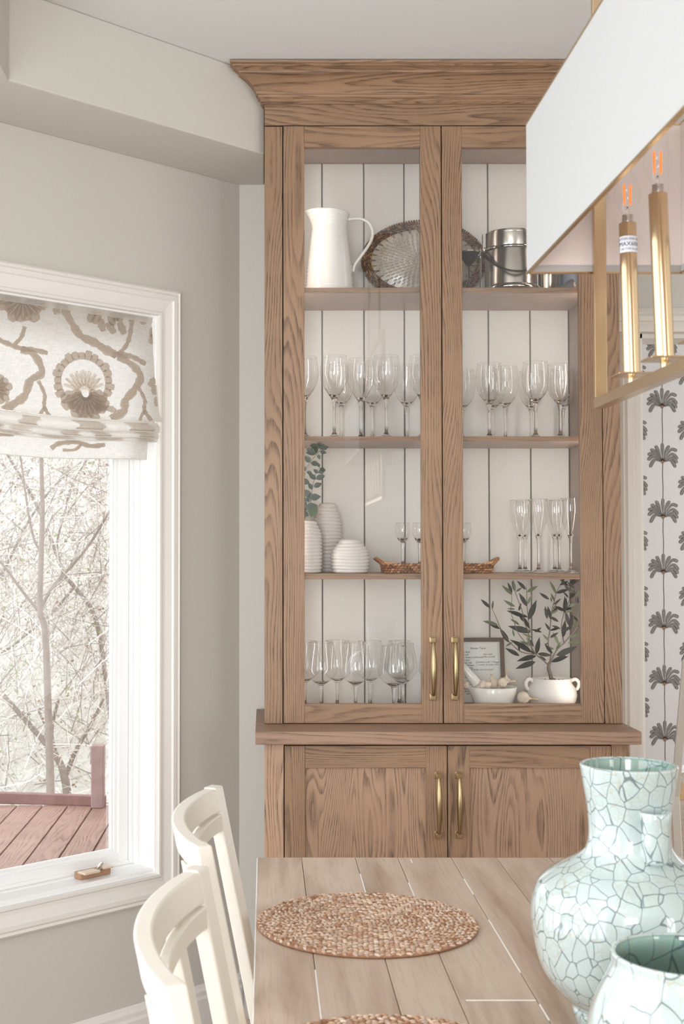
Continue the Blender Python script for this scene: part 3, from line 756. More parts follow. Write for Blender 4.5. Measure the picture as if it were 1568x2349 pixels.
for px, ry, Y, lb in [
 (1191, 1147, 3.80, 'leftmost champagne flute on the third shelf'),
 (1203, 1149.5, 3.862, 'rear champagne flute showing behind the leftmost one'),
 (1233.5, 1145, 3.765, 'champagne flute standing alone, second in the front row'),
 (1271, 1148, 3.86, 'rear champagne flute, left of the two crossing ones'),
 (1281, 1147, 3.80, 'champagne flute crossing behind the rightmost one'),
 (1307.5, 1143, 3.70, 'nearest and rightmost champagne flute against the inner side')]:
    stemware('flute', 'champagne_flute', px, ry, Y, Z3, lb, G3, .212)
for px, Y, lb in [(923, 3.735, 'small liqueur glass standing alone at the left of the rattan tray'), (962, 3.72, 'small liqueur glass half hidden by the right stile of the left door'), (1063, 3.735, 'small liqueur glass at the right stile, right half of the rattan tray')]:
    stemware('liqueur', 'liqueur_glass', px, 1199.5, Y, 1.3385, lb, 'liqueur glasses on the rattan tray', .137)

# ------------------------------------------------------------------ rattan tray under the liqueur glasses
tc_ = at(1001, 1300, 3.74); tx = tc_.x; ty = 3.74
tray = thing('rattan_tray', (tx, ty, Z3), 'honey-brown rattan tray with turned-up handles holding liqueur glasses', 'tray')
b = MB(); hw, hd = .155, .062
def sup(a, sx, sy, e=.42):
    c, s = math.cos(a), math.sin(a)
    return (math.copysign(abs(c)**e, c)*sx, math.copysign(abs(s)**e, s)*sy)
def even(n, sx, sy, ph=0.0):
    P = [Vector(sup(2*PI*k/720, sx, sy)) for k in range(721)]; L = [0]
    for i in range(720): L.append(L[-1]+(P[i+1]-P[i]).length)
    out = []; j = 0
    for k in range(n):
        d = L[-1]*((k+ph) % n)/n; j = 0
        while L[j+1] < d: j += 1
        out.append((P[j], (P[j+1]-P[j]).normalized()))
    return out
pts2 = [sup(2*PI*k/64, hw-.006, hd-.006) for k in range(64)]
b.prism([(tx+x, ty+y) for x, y in pts2], Z3+.001, Z3+.0058); b.build('tray_base', M['rattan_honey'], tray)
b = MB(); N_ = 76
for r in range(4):
    z = Z3+.0035+.0068*r; g = .001*r
    for p_, t_ in even(N_, hw+g, hd+g, .5*(r % 2)):
        b.lump((tx+p_.x, ty+p_.y, z), (t_.x, t_.y, .22), (0, 0, 1), .0135, .006, .0066)
b.build('woven_wall', M['rattan_honey'], tray, smooth=True)
for sx in (-1, 1):
    b = MB()
    b.tube([(tx+sx*(hw-.005), ty-.040, Z3+.022), (tx+sx*(hw+.006), ty-.030, Z3+.032), (tx+sx*(hw+.018), ty-.012, Z3+.041), (tx+sx*(hw+.020), ty+.012, Z3+.041), (tx+sx*(hw+.006), ty+.030, Z3+.032), (tx+sx*(hw-.005), ty+.040, Z3+.022)], .0055, 8)
    b.tube([(tx+sx*(hw-.03), ty-.056, Z3+.024), (tx+sx*(hw), ty-.030, Z3+.029), (tx+sx*(hw+.018), ty-.006, Z3+.040)], .006, 8)
    b.build('handle', M['rattan_honey'], tray, smooth=True)

# ------------------------------------------------------------------ ribbed vases, eucalyptus
def ribbed(name, cx, Y, z0, prof, nr, label):
    o = thing(name, (cx, Y, z0), label, 'vase', 'ribbed white vases on the third shelf')
    H_ = prof[-1][1]; b = MB(); P_ = []
    zs = [H_*i/(nr*8) for i in range(nr*8+1)]
    sm = interp(prof, 12)
    def R(z):
        for i in range(len(sm)-1):
            if sm[i][1] <= z <= sm[i+1][1]+1e-9:
                t = (z-sm[i][1])/max(1e-9, sm[i+1][1]-sm[i][1]); return sm[i][0]*(1-t)+sm[i+1][0]*t
        return sm[-1][0]
    for z in zs: P_.append((R(z)+.0036*abs(math.sin(PI*z*nr/H_))**.7-.0018, z))
    P_ = [(0, .0)]+[(P_[0][0]*.9, 0)]+P_+[(P_[-1][0]-.003, H_+.0008), (P_[-1][0]-.005, H_-.003), (P_[-1][0]-.004, H_-.03), (0, H_-.035)]
    def fn(r, z, a): return (r*(1+.006*math.sin(3*a+z*60)), z+(.0011*math.sin(2*a+z*35)*(1 if .004 < z < H_-.006 else 0)), 0)
    b.lathe(P_, (cx, Y, z0), 56, fn=fn); b.build('vase_body', M['ribbed'], o, smooth=True); return o
c1 = at(750, 1224, 3.81); ribbed('ribbed_vase', c1.x, 3.81, Z3, [(.026, 0), (.031, .02), (.037, .06), (.0405, .11), (.037, .16), (.026, .19), (.0205, .2015)], 19, 'tall ribbed white vase standing behind the other two')
c2 = at(700, 1250, 3.69); ribbed('ribbed_vase', c2.x, 3.69, Z3, [(.040, 0), (.045, .012), (.0465, .06), (.0455, .105), (.038, .128), (.0295, .1475)], 15, 'ribbed white vase cut off by the door stile, holding eucalyptus')
c3 = at(802.5, 1275, 3.69); ribbed('ribbed_vase', c3.x, 3.69, Z3, [(.046, 0), (.0525, .012), (.054, .045), (.049, .066), (.036, .083), (.0255, .0955)], 10, 'squat ribbed white vase, lowest of the three')
def leaf_mesh(name, mat, L=1.0, Wd=.25, curve=.12, fold_=.05, tip=1.0):
    b = MB(); n = 7; vs = []
    for i in range(n+1):
        t = i/n; w = Wd*(math.sin(PI*t**(.85*tip)))*.5; z = -curve*(t-.0)**2*L
        vs += [(t*L, -w, z+fold_*w*2), (t*L, 0, z), (t*L, w, z+fold_*w*2)]
    fs = []
    for i in range(n):
        a = i*3; fs += [(a, a+3, a+4, a+1), (a+1, a+4, a+5, a+2)]
    b.add(vs, fs); return b.mesh(name, mat, smooth=True)
def put_leaf(me, parent, p, d, nrm, size, wid=1.0, name='leaf'):
    o = bpy.data.objects.new(name, me); COL.objects.link(o); o.parent = parent
    d = Vector(d).normalized(); nrm = Vector(nrm); w = nrm.cross(d)
    if w.length < 1e-4: w = Vector((0, 1, 0)).cross(d)
    w.normalize(); u = d.cross(w)
    m = Matrix(((d.x, w.x, u.x), (d.y, w.y, u.y), (d.z, w.z, u.z))).to_4x4()
    o.matrix_local = Matrix.Translation(Vector(p)-org(parent)) @ m @ Matrix.Diagonal((size, size*wid, size, 1)); return o
euca = thing('eucalyptus_stems', (c2.x, 3.69, Z3+.10), 'grey-green eucalyptus stems standing in the left ribbed vase', 'plant')
LE = leaf_mesh('euca_leaf', M['euca'], 1, .62, .10, .15); LG = leaf_mesh('euca_tip', M['euca_green'], 1, .7, .10, .15)
LE['src'] = 1
rnd = random.Random(5)
EY = 3.69
stems = [[(716, 1194), (710, 1160), (716, 1120), (724, 1085), (733, 1073)], [(705, 1194), (697, 1170), (692, 1120), (702, 1078), (713, 1058), (728, 1040), (735, 1030)], [(700, 1194), (686, 1150), (684, 1100), (676, 1060)], [(717, 1194), (712, 1180), (722, 1168)]]
for k, st in enumerate(stems):
    pts = [at(x, y, EY+.01*math.sin(i+k)) for i, (x, y) in enumerate(st)]
    pts[0] = Vector((c2.x+.01*(k-1.5), EY, Z3+.125)) if k != 3 else pts[0]
    MB().tube(cat_rom(pts, 4), .0009, 5).build('stem', M['stem'], euca, smooth=True)
def eleaf(x, y, ang, L, g=0, dy=0.0, tilt=0.0):
    p = at(x, y, EY-.004+dy); a = math.radians(ang)
    put_leaf(LG if g else LE, euca, p, (math.cos(a), tilt, math.sin(a)), (0.25*math.sin(ang), -1, .3), L)
for e in [(712, 1061, 130, .026), (712, 1062, -8, .026), (722, 1040, 150, .028, 0, -.004), (727, 1038, 120, .030, 1), (729, 1036, 185, .034, 0, .004), (733, 1030, 100, .022, 1), (735, 1032, 60, .020), (737, 1030, 20, .022), (733, 1036, -10, .020), (729, 1026, 165, .024, 1, -.006), (740, 1024, 150, .018, 1, -.006), (729, 1042, -70, .016),
          (733, 1072, 120, .016), (733, 1074, -25, .018, 1), (729, 1085, 25, .024), (729, 1086, 135, .018), (724, 1099, 22, .028), (724, 1100, 140, .026), (719, 1117, 25, .026), (710, 1108, 165, .030), (712, 1128, 200, .036), (716, 1123, 120, .022), (709, 1143, 10, .034, 0, -.008), (706, 1145, 200, .030), (714, 1130, 250, .030), (702, 1080, 130, .020), (703, 1082, -20, .018), (698, 1100, 160, .026), (696, 1140, 150, .03),
          (712, 1186, 62, .038, 1, -.01, -.2), (704, 1170, 165, .034), (700, 1166, 15, .036, 0, -.006), (697, 1176, 190, .03), (708, 1183, 160, .030), (703, 1152, 230, .026)]: eleaf(*e)

# ------------------------------------------------------------------ top shelf things
Z1 = 2.130
# pitcher
pc = at(755.5, 600, 3.74); pit = thing('pitcher', (pc.x, 3.74, Z1), 'tall white glazed ceramic pitcher with a ribbed base, top shelf left', 'pitcher')
prf = [(0, 0), (.069, 0), (.0705, .003), (.068, .03), (.064, .08), (.0585, .13), (.053, .175), (.0505, .195), (.0520, .212), (.0555, .228), (.0575, .237)]
dens = []
sm = interp(prf[2:], 10)
for r, z in sm: dens.append((r+.0012*math.sin(z*2*PI/.0095)*(1 if z < .10 else .3), z))
full = [(0, 0), (.067, 0)]+dens+[(.056, .2385), (.054, .236), (.050, .215), (.048, .19), (.055, .12), (.062, .03), (0, .02)]
def spout(r, z, a):
    k = max(0, (z-.185)/.052); c = max(0, -math.cos(a))**3
    return (r*(1+.0*k)+(.014*c*k**1.6 if z > .185 else 0)*(1), z+(.004*(-math.cos(a))*min(1, k*1.2)-.010*k*0 if z > .2 else 0), -.0)
b = MB(); b.lathe(full, (pc.x, 3.74, Z1), 64, fn=spout); b.build('pitcher_body', M['ceramic'], pit, smooth=True)
hx_ = [(796, 503), (812, 500), (829, 500.5), (846, 509), (855, 526), (854, 545), (843, 566), (828, 587), (815, 606), (811, 622)]
b = MB(); b.tube(cat_rom([at(x-1.5, y+2, 3.74) for x, y in hx_], 4), .0062, 10, flat=.75, up=(0, 0, 1)); b.build('handle', M['ceramic'], pit, smooth=True)
# oval woven tray leaning on the back
ov = at(972, 590, 3.866); OA, OB = .186, .126
ovt = thing('oval_platter', (ov.x, 3.87, Z1), 'oval shell platter with dark rattan rim leaning on the back boards', 'platter')
zc = Z1+OB*math.cos(.12)+.003
def ovf(x, y, d):               # in the plane of the leaning platter
    return Vector((ov.x+x, 3.873+y*math.sin(.12)-d*math.cos(.12), zc+y*math.cos(.12)+0*d))
b = MB(); m_ = 64; vs = [ovf(0, 0, .002)]+[ovf((OA-.03)*math.cos(2*PI*k/m_), (OB-.03)*math.sin(2*PI*k/m_), .006) for k in range(m_)]+[ovf((OA-.02)*math.cos(2*PI*k/m_), (OB-.02)*math.sin(2*PI*k/m_), -.002) for k in range(m_)]
b.add(vs, [(0, 1+k, 1+(k+1) % m_) for k in range(m_)]+[(1+k, 1+m_+k, 1+m_+(k+1) % m_, 1+(k+1) % m_) for k in range(m_)]); b.build('shell_panel', M['capiz'], ovt, smooth=True)
b = MB()
for ring in range(1, 9):
    f_ = ring/9.2; nn = int(7+ring*6)
    for k in range(nn):
        a = 2*PI*(k+.5*(ring % 2))/nn; x, y = (OA-.034)*f_*math.cos(a), (OB-.034)*f_*math.sin(a)
        b.lump(ovf(x, y, .0055), ovf(x*1.1, y*1.1, .006)-ovf(x, y, .006), (0, -1, .1), .0145, .0062, .004)
b.build('shell_petals', M['capiz_petal'], ovt, smooth=True, kind='stuff')
b = MB()
for r, (dr, dd, sz) in enumerate(((-.002, .004, .007), (-.008, .010, .007), (-.014, .012, .007), (-.020, .010, .007), (-.026, .006, .006))):
    nn = 110 if r else 150
    for k in range(nn):
        a = 2*PI*(k+.5*(r % 2))/nn; x, y = (OA+dr)*math.cos(a), (OB+dr)*math.sin(a); x2, y2 = (OA+dr)*math.cos(a+.05), (OB+dr)*math.sin(a+.05)
        tn = ovf(x2, y2, dd)-ovf(x, y, dd); ra = Vector((x, 0, y)).normalized()
        b.lump(ovf(x, y, dd), (tn*(.25 if r == 0 else 1)+ra*(.008 if r == 0 else .0025)), (0, -1, 0), .0115 if r else .010, .0058 if r else .006, .006)
b.build('rattan_rim', M['rattan'], ovt, smooth=True)
b = MB()
for k in range(34):
    a = 2*PI*k/34
    for s_ in (-1, 1):
        p0 = ovf((OA-.027)*math.cos(a+s_*.028), (OB-.027)*math.sin(a+s_*.028), .008); p1 = ovf((OA-.044)*math.cos(a), (OB-.040)*math.sin(a), .0085)
        b.tube([p0, p1], [.0011, .0009], 5)
b.build('rim_stitches', M['rattan'], ovt)
# decanter
dc = at(972, 600, 3.735); dec = thing('decanter', (dc.x, 3.735, Z1), 'clear wide-based glass decanter in front of the oval platter', 'decanter')
pd = [(0, .001), (.090, .001), (.099, .008), (.095, .024), (.078, .042), (.052, .062), (.034, .085), (.023, .115), (.0185, .150), (.021, .180), (.028, .207)]
b = MB(); sd = interp(pd[1:], 6); b.lathe([(0, .001)]+sd, (dc.x, 3.735, Z1), 56); b.lathe([(.028, .207), (.0275, .2076), (.0262, .207)], (dc.x, 3.735, Z1), 56)
b.lathe([(max(0, r-.0018), z+.0015) for r, z in reversed(sd)]+[(0, .004)], (dc.x, 3.735, Z1), 56); b.build('decanter_body', M['bowl_glass'], dec, smooth=True)
# wine aerator on its stand
ac = at(1074.6, 600, 3.73); aer = thing('wine_aerator', (ac.x, 3.73, Z1), 'black funnel wine aerator with glass rim on a thin steel stand', 'aerator')
zr = at(1075, 581, 3.73).z; zt_ = at(1075, 611, 3.73).z
b = MB(); hh = zr-zt_; b.lathe([(0, zt_), (.006, zt_), (.014, zt_+hh*.3), (.026, zt_+hh*.66), (.0315, zr-.002), (.032, zr), (.029, zr)], (ac.x, 3.73, 0), 32); b.build('funnel', M['black'], aer, smooth=True)
b = MB(); b.lathe([(.0315, zr), (.0318, zr+.012), (.031, zr+.0155), (.029, zr+.0155), (.0285, zr)], (ac.x, 3.73, 0), 32); b.build('glass_rim', M['bowl_glass'], aer, smooth=True)
b = MB(); b.lathe([(.0318, zr-.001), (.0335, zr+.0), (.0335, zr+.002), (.0318, zr+.003)], (ac.x, 3.73, 0), 32); b.tube([(ac.x, 3.73, zt_+.002), (ac.x, 3.73, Z1+.045), (ac.x-.004, 3.725, Z1+.030), (ac.x-.010, 3.72, Z1+.001)], .0034, 8)
px_ = ac.x+.0335; b.tube([(px_, 3.73, Z1+.001), (px_, 3.73, zr+.012)], .0026, 8); b.lathe([(0, 0), (.034, 0), (.034, .0035), (.030, .005), (0, .005)], (ac.x, 3.73, Z1), 32)
b.build('stand', M['chrome'], aer, auto=40)
# ice bucket
ic = at(1172, 600, 3.75); bk = thing('ice_bucket', (ic.x, 3.75, Z1), 'brushed steel ice bucket with lid, knob and drop handle', 'bucket')
zl, zk = at(1172, 536, 3.75).z, at(1172, 571, 3.75).z
b = MB(); R_ = .0755; o_ = zk-Z1
b.lathe([(0, 0), (R_, 0), (R_, .018), (R_, o_-.006), (R_-.001, o_-.003), (R_-.004, o_-.003)], (ic.x, 3.75, Z1), 64); b.build('bucket_body', M['steel'], bk, auto=40)
b = MB(); b.lathe([(R_, .0245), (R_+.0065, .020), (R_+.0085, .014), (R_+.005, .008), (R_, .007)], (ic.x, 3.75, Z1), 64); b.lathe([(R_, o_-.012), (R_+.004, o_-.010), (R_+.0045, o_-.005), (R_, o_-.003)], (ic.x, 3.75, Z1), 64)
b.build('trim_rings', M['chrome'], bk, smooth=True)
b = MB(); lt = zl-Z1; b.lathe([(R_-.001, o_-.002), (R_, o_+.002), (R_, lt-.010), (R_-.0015, lt-.009), (R_-.001, lt-.007), (R_-.002, lt-.001), (R_-.006, lt), (.02, lt+.004), (0, lt+.004)], (ic.x, 3.75, Z1), 64); b.build('lid', M['steel'], bk, auto=30)
b = MB(); b.lathe([(.006, lt+.003), (.006, lt+.006), (.016, lt+.008), (.018, lt+.011), (.013, lt+.0145), (0, lt+.016)], (ic.x, 3.75, Z1), 24); b.build('lid_knob', M['chrome'], bk, smooth=True)
b = MB()
for sx in (-1, 1):
    b.ball((ic.x+sx*(R_+.003), 3.745, zk-.004), .0085, 10, 6, 0, (.8, 1, 1.2)); b.box(ic.x+sx*(R_+.004)-.004, ic.x+sx*(R_+.004)+.004, 3.738, 3.752, zk-.006, zk+.040)
b.build('handle_brackets', M['chrome'], bk, auto=40)
b = MB(); pts = []
for k in range(25):
    a = PI*k/24; pts.append((ic.x-(R_+.009)*math.cos(a), 3.745-.094*math.sin(a)**.8, zk-.006-.080*math.sin(a)))
b.tube(pts, .0052, 8, flat=.45, up=(0, 1, 0)); b.build('drop_handle', M['dark_metal'], bk, smooth=True)
# things mostly hidden by the chandelier at the right end of the top shelf
sh = at(1253, 620, 3.82); skr = thing('cocktail_shaker', (sh.x, 3.82, Z1), 'steel cocktail shaker beside the ice bucket, mostly behind the chandelier shade', 'shaker')
b = MB(); b.lathe([(0, 0), (.030, 0), (.031, .003), (.036, .12)], (sh.x, 3.82, Z1), 40); b.build('shaker_body', M['steel'], skr, smooth=True)
b = MB(); b.lathe([(.0365, .118), (.0365, .124), (.030, .150), (.019, .160), (.019, .180), (.012, .186), (0, .187)], (sh.x, 3.82, Z1), 40); b.build('shaker_cap', M['steel'], skr, smooth=True)
jg = at(1300, 640, 3.72); jug = thing('jigger', (jg.x, 3.72, Z1), 'small grey metal jigger lying on its side at the right end of the top shelf', 'jigger')
b = MB(); c0 = Vector((jg.x-.040, 3.72, Z1+.020)); c1_ = Vector((jg.x+.0, 3.72, Z1+.022)); c2_ = Vector((jg.x+.018, 3.72, Z1+.024))
b.tube([Vector((jg.x-.034, 3.72, Z1+.009)), Vector((jg.x-.012, 3.72, Z1+.014)), Vector((jg.x+.014, 3.72, Z1+.0215))], [.006, .012, .0215], 28, cap=True); b.build('jigger_cup', M['charcoal'], jug, auto=40)
b = MB(); b.tube([Vector((jg.x+.014, 3.72, Z1+.0215)), Vector((jg.x+.019, 3.72, Z1+.0225))], [.0215, .0222], 28); b.build('jigger_rim', M['steel'], jug, auto=40)
bt = at(1322, 620, 3.80); bo = thing('corked_bottle', (bt.x-.004, 3.83, Z1), 'dark glass bottle at the right end of the top shelf behind the chandelier', 'bottle')
b = MB(); b.lathe([(0, 0), (.033, 0), (.035, .004), (.035, .13), (.028, .155), (.0135, .175), (.0135, .215), (.015, .217), (.015, .225), (0, .225)], (bt.x-.004, 3.83, Z1), 32); b.build('bottle_body', plain('dark_bottle', (52, 60, 72), .1), bo, auto=40)
b = MB(); b.lathe([(.0352, .03), (.0356, .031), (.0356, .095), (.0352, .096)], (bt.x-.004, 3.83, Z1), 32); b.build('bottle_band', plain('bottle_band', (118, 126, 140), .4), bo, smooth=True)

# ------------------------------------------------------------------ bottom compartment, right door
# framed recipe
fx0, fx1 = at(1034, 1500, 3.85).x, at(1157, 1500, 3.85).x; fw_, fh_ = fx1-fx0, .200
rec = thing('framed_recipe', ((fx0+fx1)/2, 3.85, ZF), 'handwritten recipe in a thin dark wooden frame leaning behind the mortar', 'picture frame')
LT = .14
def rf(x, y, d): return Vector((fx0+x, 3.838+y*math.sin(LT)-d*math.cos(LT)+x*.06, ZF+.001+y*math.cos(LT)+d*math.sin(LT)*0))
b = MB(); fb = .0115
for (xa, xb, ya, yb) in ((0, fb, 0, fh_), (fw_-fb, fw_, 0, fh_), (fb, fw_-fb, 0, fb), (fb, fw_-fb, fh_-fb, fh_)): b.hexa(lambda x, y, d: rf(x, y, d), xa, xb, ya, yb, 0, .014)
b.build('frame', M['frame_wood'], rec, bevel=.001)
b = MB(); b.hexa(lambda x, y, d: rf(x, y, d), fb, fw_-fb, fb, fh_-fb, .001, .004); b.build('paper', M['paper'], rec)
b = MB()
def wr(px, py, body, sz=.0062):
    p = at(px, py, 3.845); x0 = p.x-fx0; y0 = (p.z-ZF)/math.cos(LT)
    text_mb(b, body, sz*1.15, lambda x, y: rf(x0+x*1.0, y0+y, .0046), shear=.35)
for e in [(1080, 1491, 'Butter Tarts', .0078), (1064, 1499, 'c flour'), (1064, 1505, 't salt'), (1064, 1511, 'c butter (soft+cold)'), (1064, 1517.5, 'c lard'), (1064, 1523.5, 'egg yolk'), (1064, 1529, 'sp Vinegar'), (1064, 1535, 'ice water'),
          (1109, 1504, '}mix until'), (1109, 1510, '}like crumbs'), (1092, 1522, '}combine yolk + Vinegar'), (1092, 1528, '} + water to make 3/4 c.'), (1075, 1539, 'Roll damp, not too much'), (1064, 1557, 'Fill:'), (1066, 1566, '1/2 c'), (1068, 1573, 'syrup'), (1064, 1588, 'Bake'), (1068, 1594, '450')]: wr(*e)
b.build('handwriting', M['ink'], rec, kind='stuff')
# mortar bowl with garlic, pestle
mc = at(1131, 1590, 3.70); MR = .068
mor = thing('mortar_bowl', (mc.x, 3.70, ZF), 'shallow white ceramic mortar bowl full of garlic bulbs', 'bowl')
b = MB(); prm = [(0, 0), (.046, 0), (.048, .006), (.056, .030), (.062, .050), (.0655, .0715), (.0640, .0735), (.060, .071), (.055, .045), (.045, .020), (0, .014)]
b.lathe(prm, (mc.x, 3.70, ZF), 56, fn=lambda r, z, a: (r+(.010*max(0, -math.cos(a))**8*max(0, (z-.045)/.028)), z, 0)); b.build('bowl_body', M['ceramic'], mor, smooth=True)
pz = ZF+.0
b = MB(); p0 = at(1062, 1531, 3.70); p1 = at(1094, 1568, 3.69); d_ = (p1-p0)
b.tube([p0-d_*.30, p0-d_*.27, p0-d_*.1, p0+d_*.5, p0+d_*1.0, p0+d_*1.06], [.004, .010, .0115, .0125, .0145, .010], 20)
o = b.build('pestle', M['ceramic'], loc=tuple(p1), smooth=True); tag(o, 'white ceramic pestle leaning in the mortar bowl', 'pestle')
def garlic(px, py, Y, R, rotz, tilt, label, stalk=.03):
    c = at(px, py, Y); o = thing('garlic_bulb', tuple(c), label, 'garlic', 'garlic bulbs around the mortar')
    Rm = Matrix.Rotation(rotz, 3, 'Z') @ Matrix.Rotation(tilt, 3, 'Y'); b = MB(); n = 28; vs = []
    pr_ = [(0, -.80), (.35, -.82), (.75, -.62), (1.0, -.15), (.92, .30), (.60, .62), (.28, .82), (.16, 1.0), (.14, 1.25)]
    pr_ = interp(pr_, 3)
    for (r, z) in pr_:
        for k in range(n):
            a = 2*PI*k/n; rr = r*(1-.13*abs(math.sin(a*3.5))*(1 if z < .9 else .2))
            vs.append(c+Rm@Vector((rr*R*math.cos(a), rr*R*math.sin(a), z*R)))
    fs = [(i*n+k, i*n+(k+1) % n, (i+1)*n+(k+1) % n, (i+1)*n+k) for i in range(len(pr_)-1) for k in range(n)]
    b.add(vs, fs); b.build('bulb', M['garlic'], o, smooth=True)
    b = MB(); b.tube([c+Rm@Vector((0, 0, R*1.15)), c+Rm@Vector((0, .001, R*1.2+stalk*.5)), c+Rm@Vector((.001, 0, R*1.2+stalk))], [R*.17, R*.16, R*.19], 10); b.build('stalk', M['garlic_tan'], o, smooth=True)
    return o
garlic(1132, 1567, 3.715, .0165, .4, -.35, 'round pale garlic bulb in the middle of the mortar bowl', .006)
garlic(1152, 1566, 3.695, .0155, .2, 1.45, 'garlic bulb with a stalk pointing right in the mortar bowl', .020)
garlic(1107, 1570, 3.675, .0135, 2.6, 1.3, 'small garlic bulb with a stalk at the front left of the mortar bowl', .028)
garlic(1068, 1572, 3.70, .0125, 3.3, 1.5, 'garlic bulb at the left lip of the mortar bowl', .012)
garlic(1119, 1556+14, 3.665, .010, 1.2, .9, 'smallest garlic clove head at the front rim of the bowl', .012)
garlic(1160, 1560, 3.72, .0115, 0, .1, 'garlic bulb with upright stalk at the right side of the mortar bowl', .018)
g0 = at(1200, 1601, 3.67); garlic(1200, (1601), 3.67, .0195, .0, 1.68, 'single garlic bulb lying on the cabinet floor beside the mortar bowl', .018)
# olive tree in handled pot
oc = at(1264.5, 1590, 3.745); OX, OY = oc.x, 3.745
pot = thing('plant_pot', (OX, OY, ZF), 'round white two-handled pot holding the olive tree', 'pot')
b = MB(); b.lathe([(0, 0), (.045, 0), (.052, .006), (.068, .028), (.0715, .046), (.068, .063), (.058, .077), (.0555, .083), (.0568, .092), (.0545, .093), (.052, .084), (.052, .072), (0, .072)], (OX, OY, ZF), 56); b.build('pot_body', M['matte_ceramic'], pot, smooth=True)
for sx in (-1, 1):
    b = MB(); b.tube(cat_rom([(OX+sx*.053, OY-.006, ZF+.084), (OX+sx*.066, OY-.010, ZF+.090), (OX+sx*.075, OY-.011, ZF+.080), (OX+sx*.073, OY-.010, ZF+.066), (OX+sx*.0665, OY-.006, ZF+.060)], 5), .0052, 10); b.build('handle', M['matte_ceramic'], pot, smooth=True)
b = MB(); b.lathe([(0, .0805), (.030, .0815), (.0515, .080), (.0515, .073)], (OX, OY, ZF), 28)
rnd = random.Random(11)
for k in range(90):
    a = rnd.random()*6.28; r = .050*math.sqrt(rnd.random()); b.lump((OX+r*math.cos(a), OY+r*math.sin(a), ZF+.083+rnd.random()*.003), (math.cos(a*3), math.sin(a*3), .2), (0, 0, 1), .012, .005, .004)
b.build('mulch', M['soil'], pot)
tree = thing('olive_tree', (OX, OY, ZF+.083), 'small dark-leaved olive tree with a grey trunk in the white pot', 'plant')
def zp(x, y, Y=3.745): return at(1040+x/4.9, 1320+y/4.9, Y)
LD = leaf_mesh('olive_leaf', M['olive_dark'], 1, .27, .10, .10, .95); LP = leaf_mesh('olive_leaf_pale', M['olive_pale'], 1, .25, .16, .10, .95)
branches = [
 ([(1105, 1200), (1085, 1110), (1065, 1040), (1080, 975)], .0062, .0045, 0),
 ([(1070, 1010), (1000, 950), (930, 890), (860, 780), (840, 640), (790, 520), (770, 400), (735, 310), (690, 180), (665, 80)], .0022, .0008, 0),
 ([(930, 890), (760, 860), (650, 770), (560, 660), (520, 580), (480, 480), (430, 370)], .0018, .0007, -.01),
 ([(860, 640), (840, 500), (825, 350), (820, 180), (815, 120)], .0014, .0007, .005),
 ([(840, 800), (720, 640), (680, 520), (640, 400), (655, 260), (620, 110)], .0013, .0006, -.012),
 ([(1075, 990), (1090, 880), (1060, 760), (1080, 620), (1100, 420), (1130, 290), (1150, 200), (1220, 70)], .0022, .0008, .01),
 ([(1085, 980), (1150, 850), (1240, 760), (1300, 690), (1370, 600), (1400, 480), (1390, 330), (1360, 150)], .0022, .0009, -.015),
 ([(1240, 770), (1210, 560), (1250, 400), (1300, 260), (1290, 120)], .0016, .0007, .02),
 ([(1370, 600), (1430, 560), (1460, 480), (1450, 300)], .0012, .0006, -.01),
]
rnd = random.Random(21)
b = MB()
for pts, r0, r1, dy in branches:
    c = cat_rom([zp(x, y, OY+dy*(i/len(pts))*2) for i, (x, y) in enumerate(pts)], 4)
    if pts[0] == (1105, 1200): c[0] = Vector((OX+.003, OY, ZF+.080))
    b.tube(c, [r0+(r1-r0)*i/(len(c)-1) for i in range(len(c))], 7)
b.build('trunk', M['bark'], tree, smooth=True)
def oleaf(x, y, x2, y2, dark=True, Y=None, wid=1.0):
    Y = Y or OY; p = zp(x, y, Y); q = zp(x2, y2, Y-.008+rnd.random()*.016); d = q-p
    put_leaf(LD if dark else LP, tree, p, d, (rnd.uniform(-.5, .5), -1, rnd.uniform(-.2, .8)), d.length, wid)
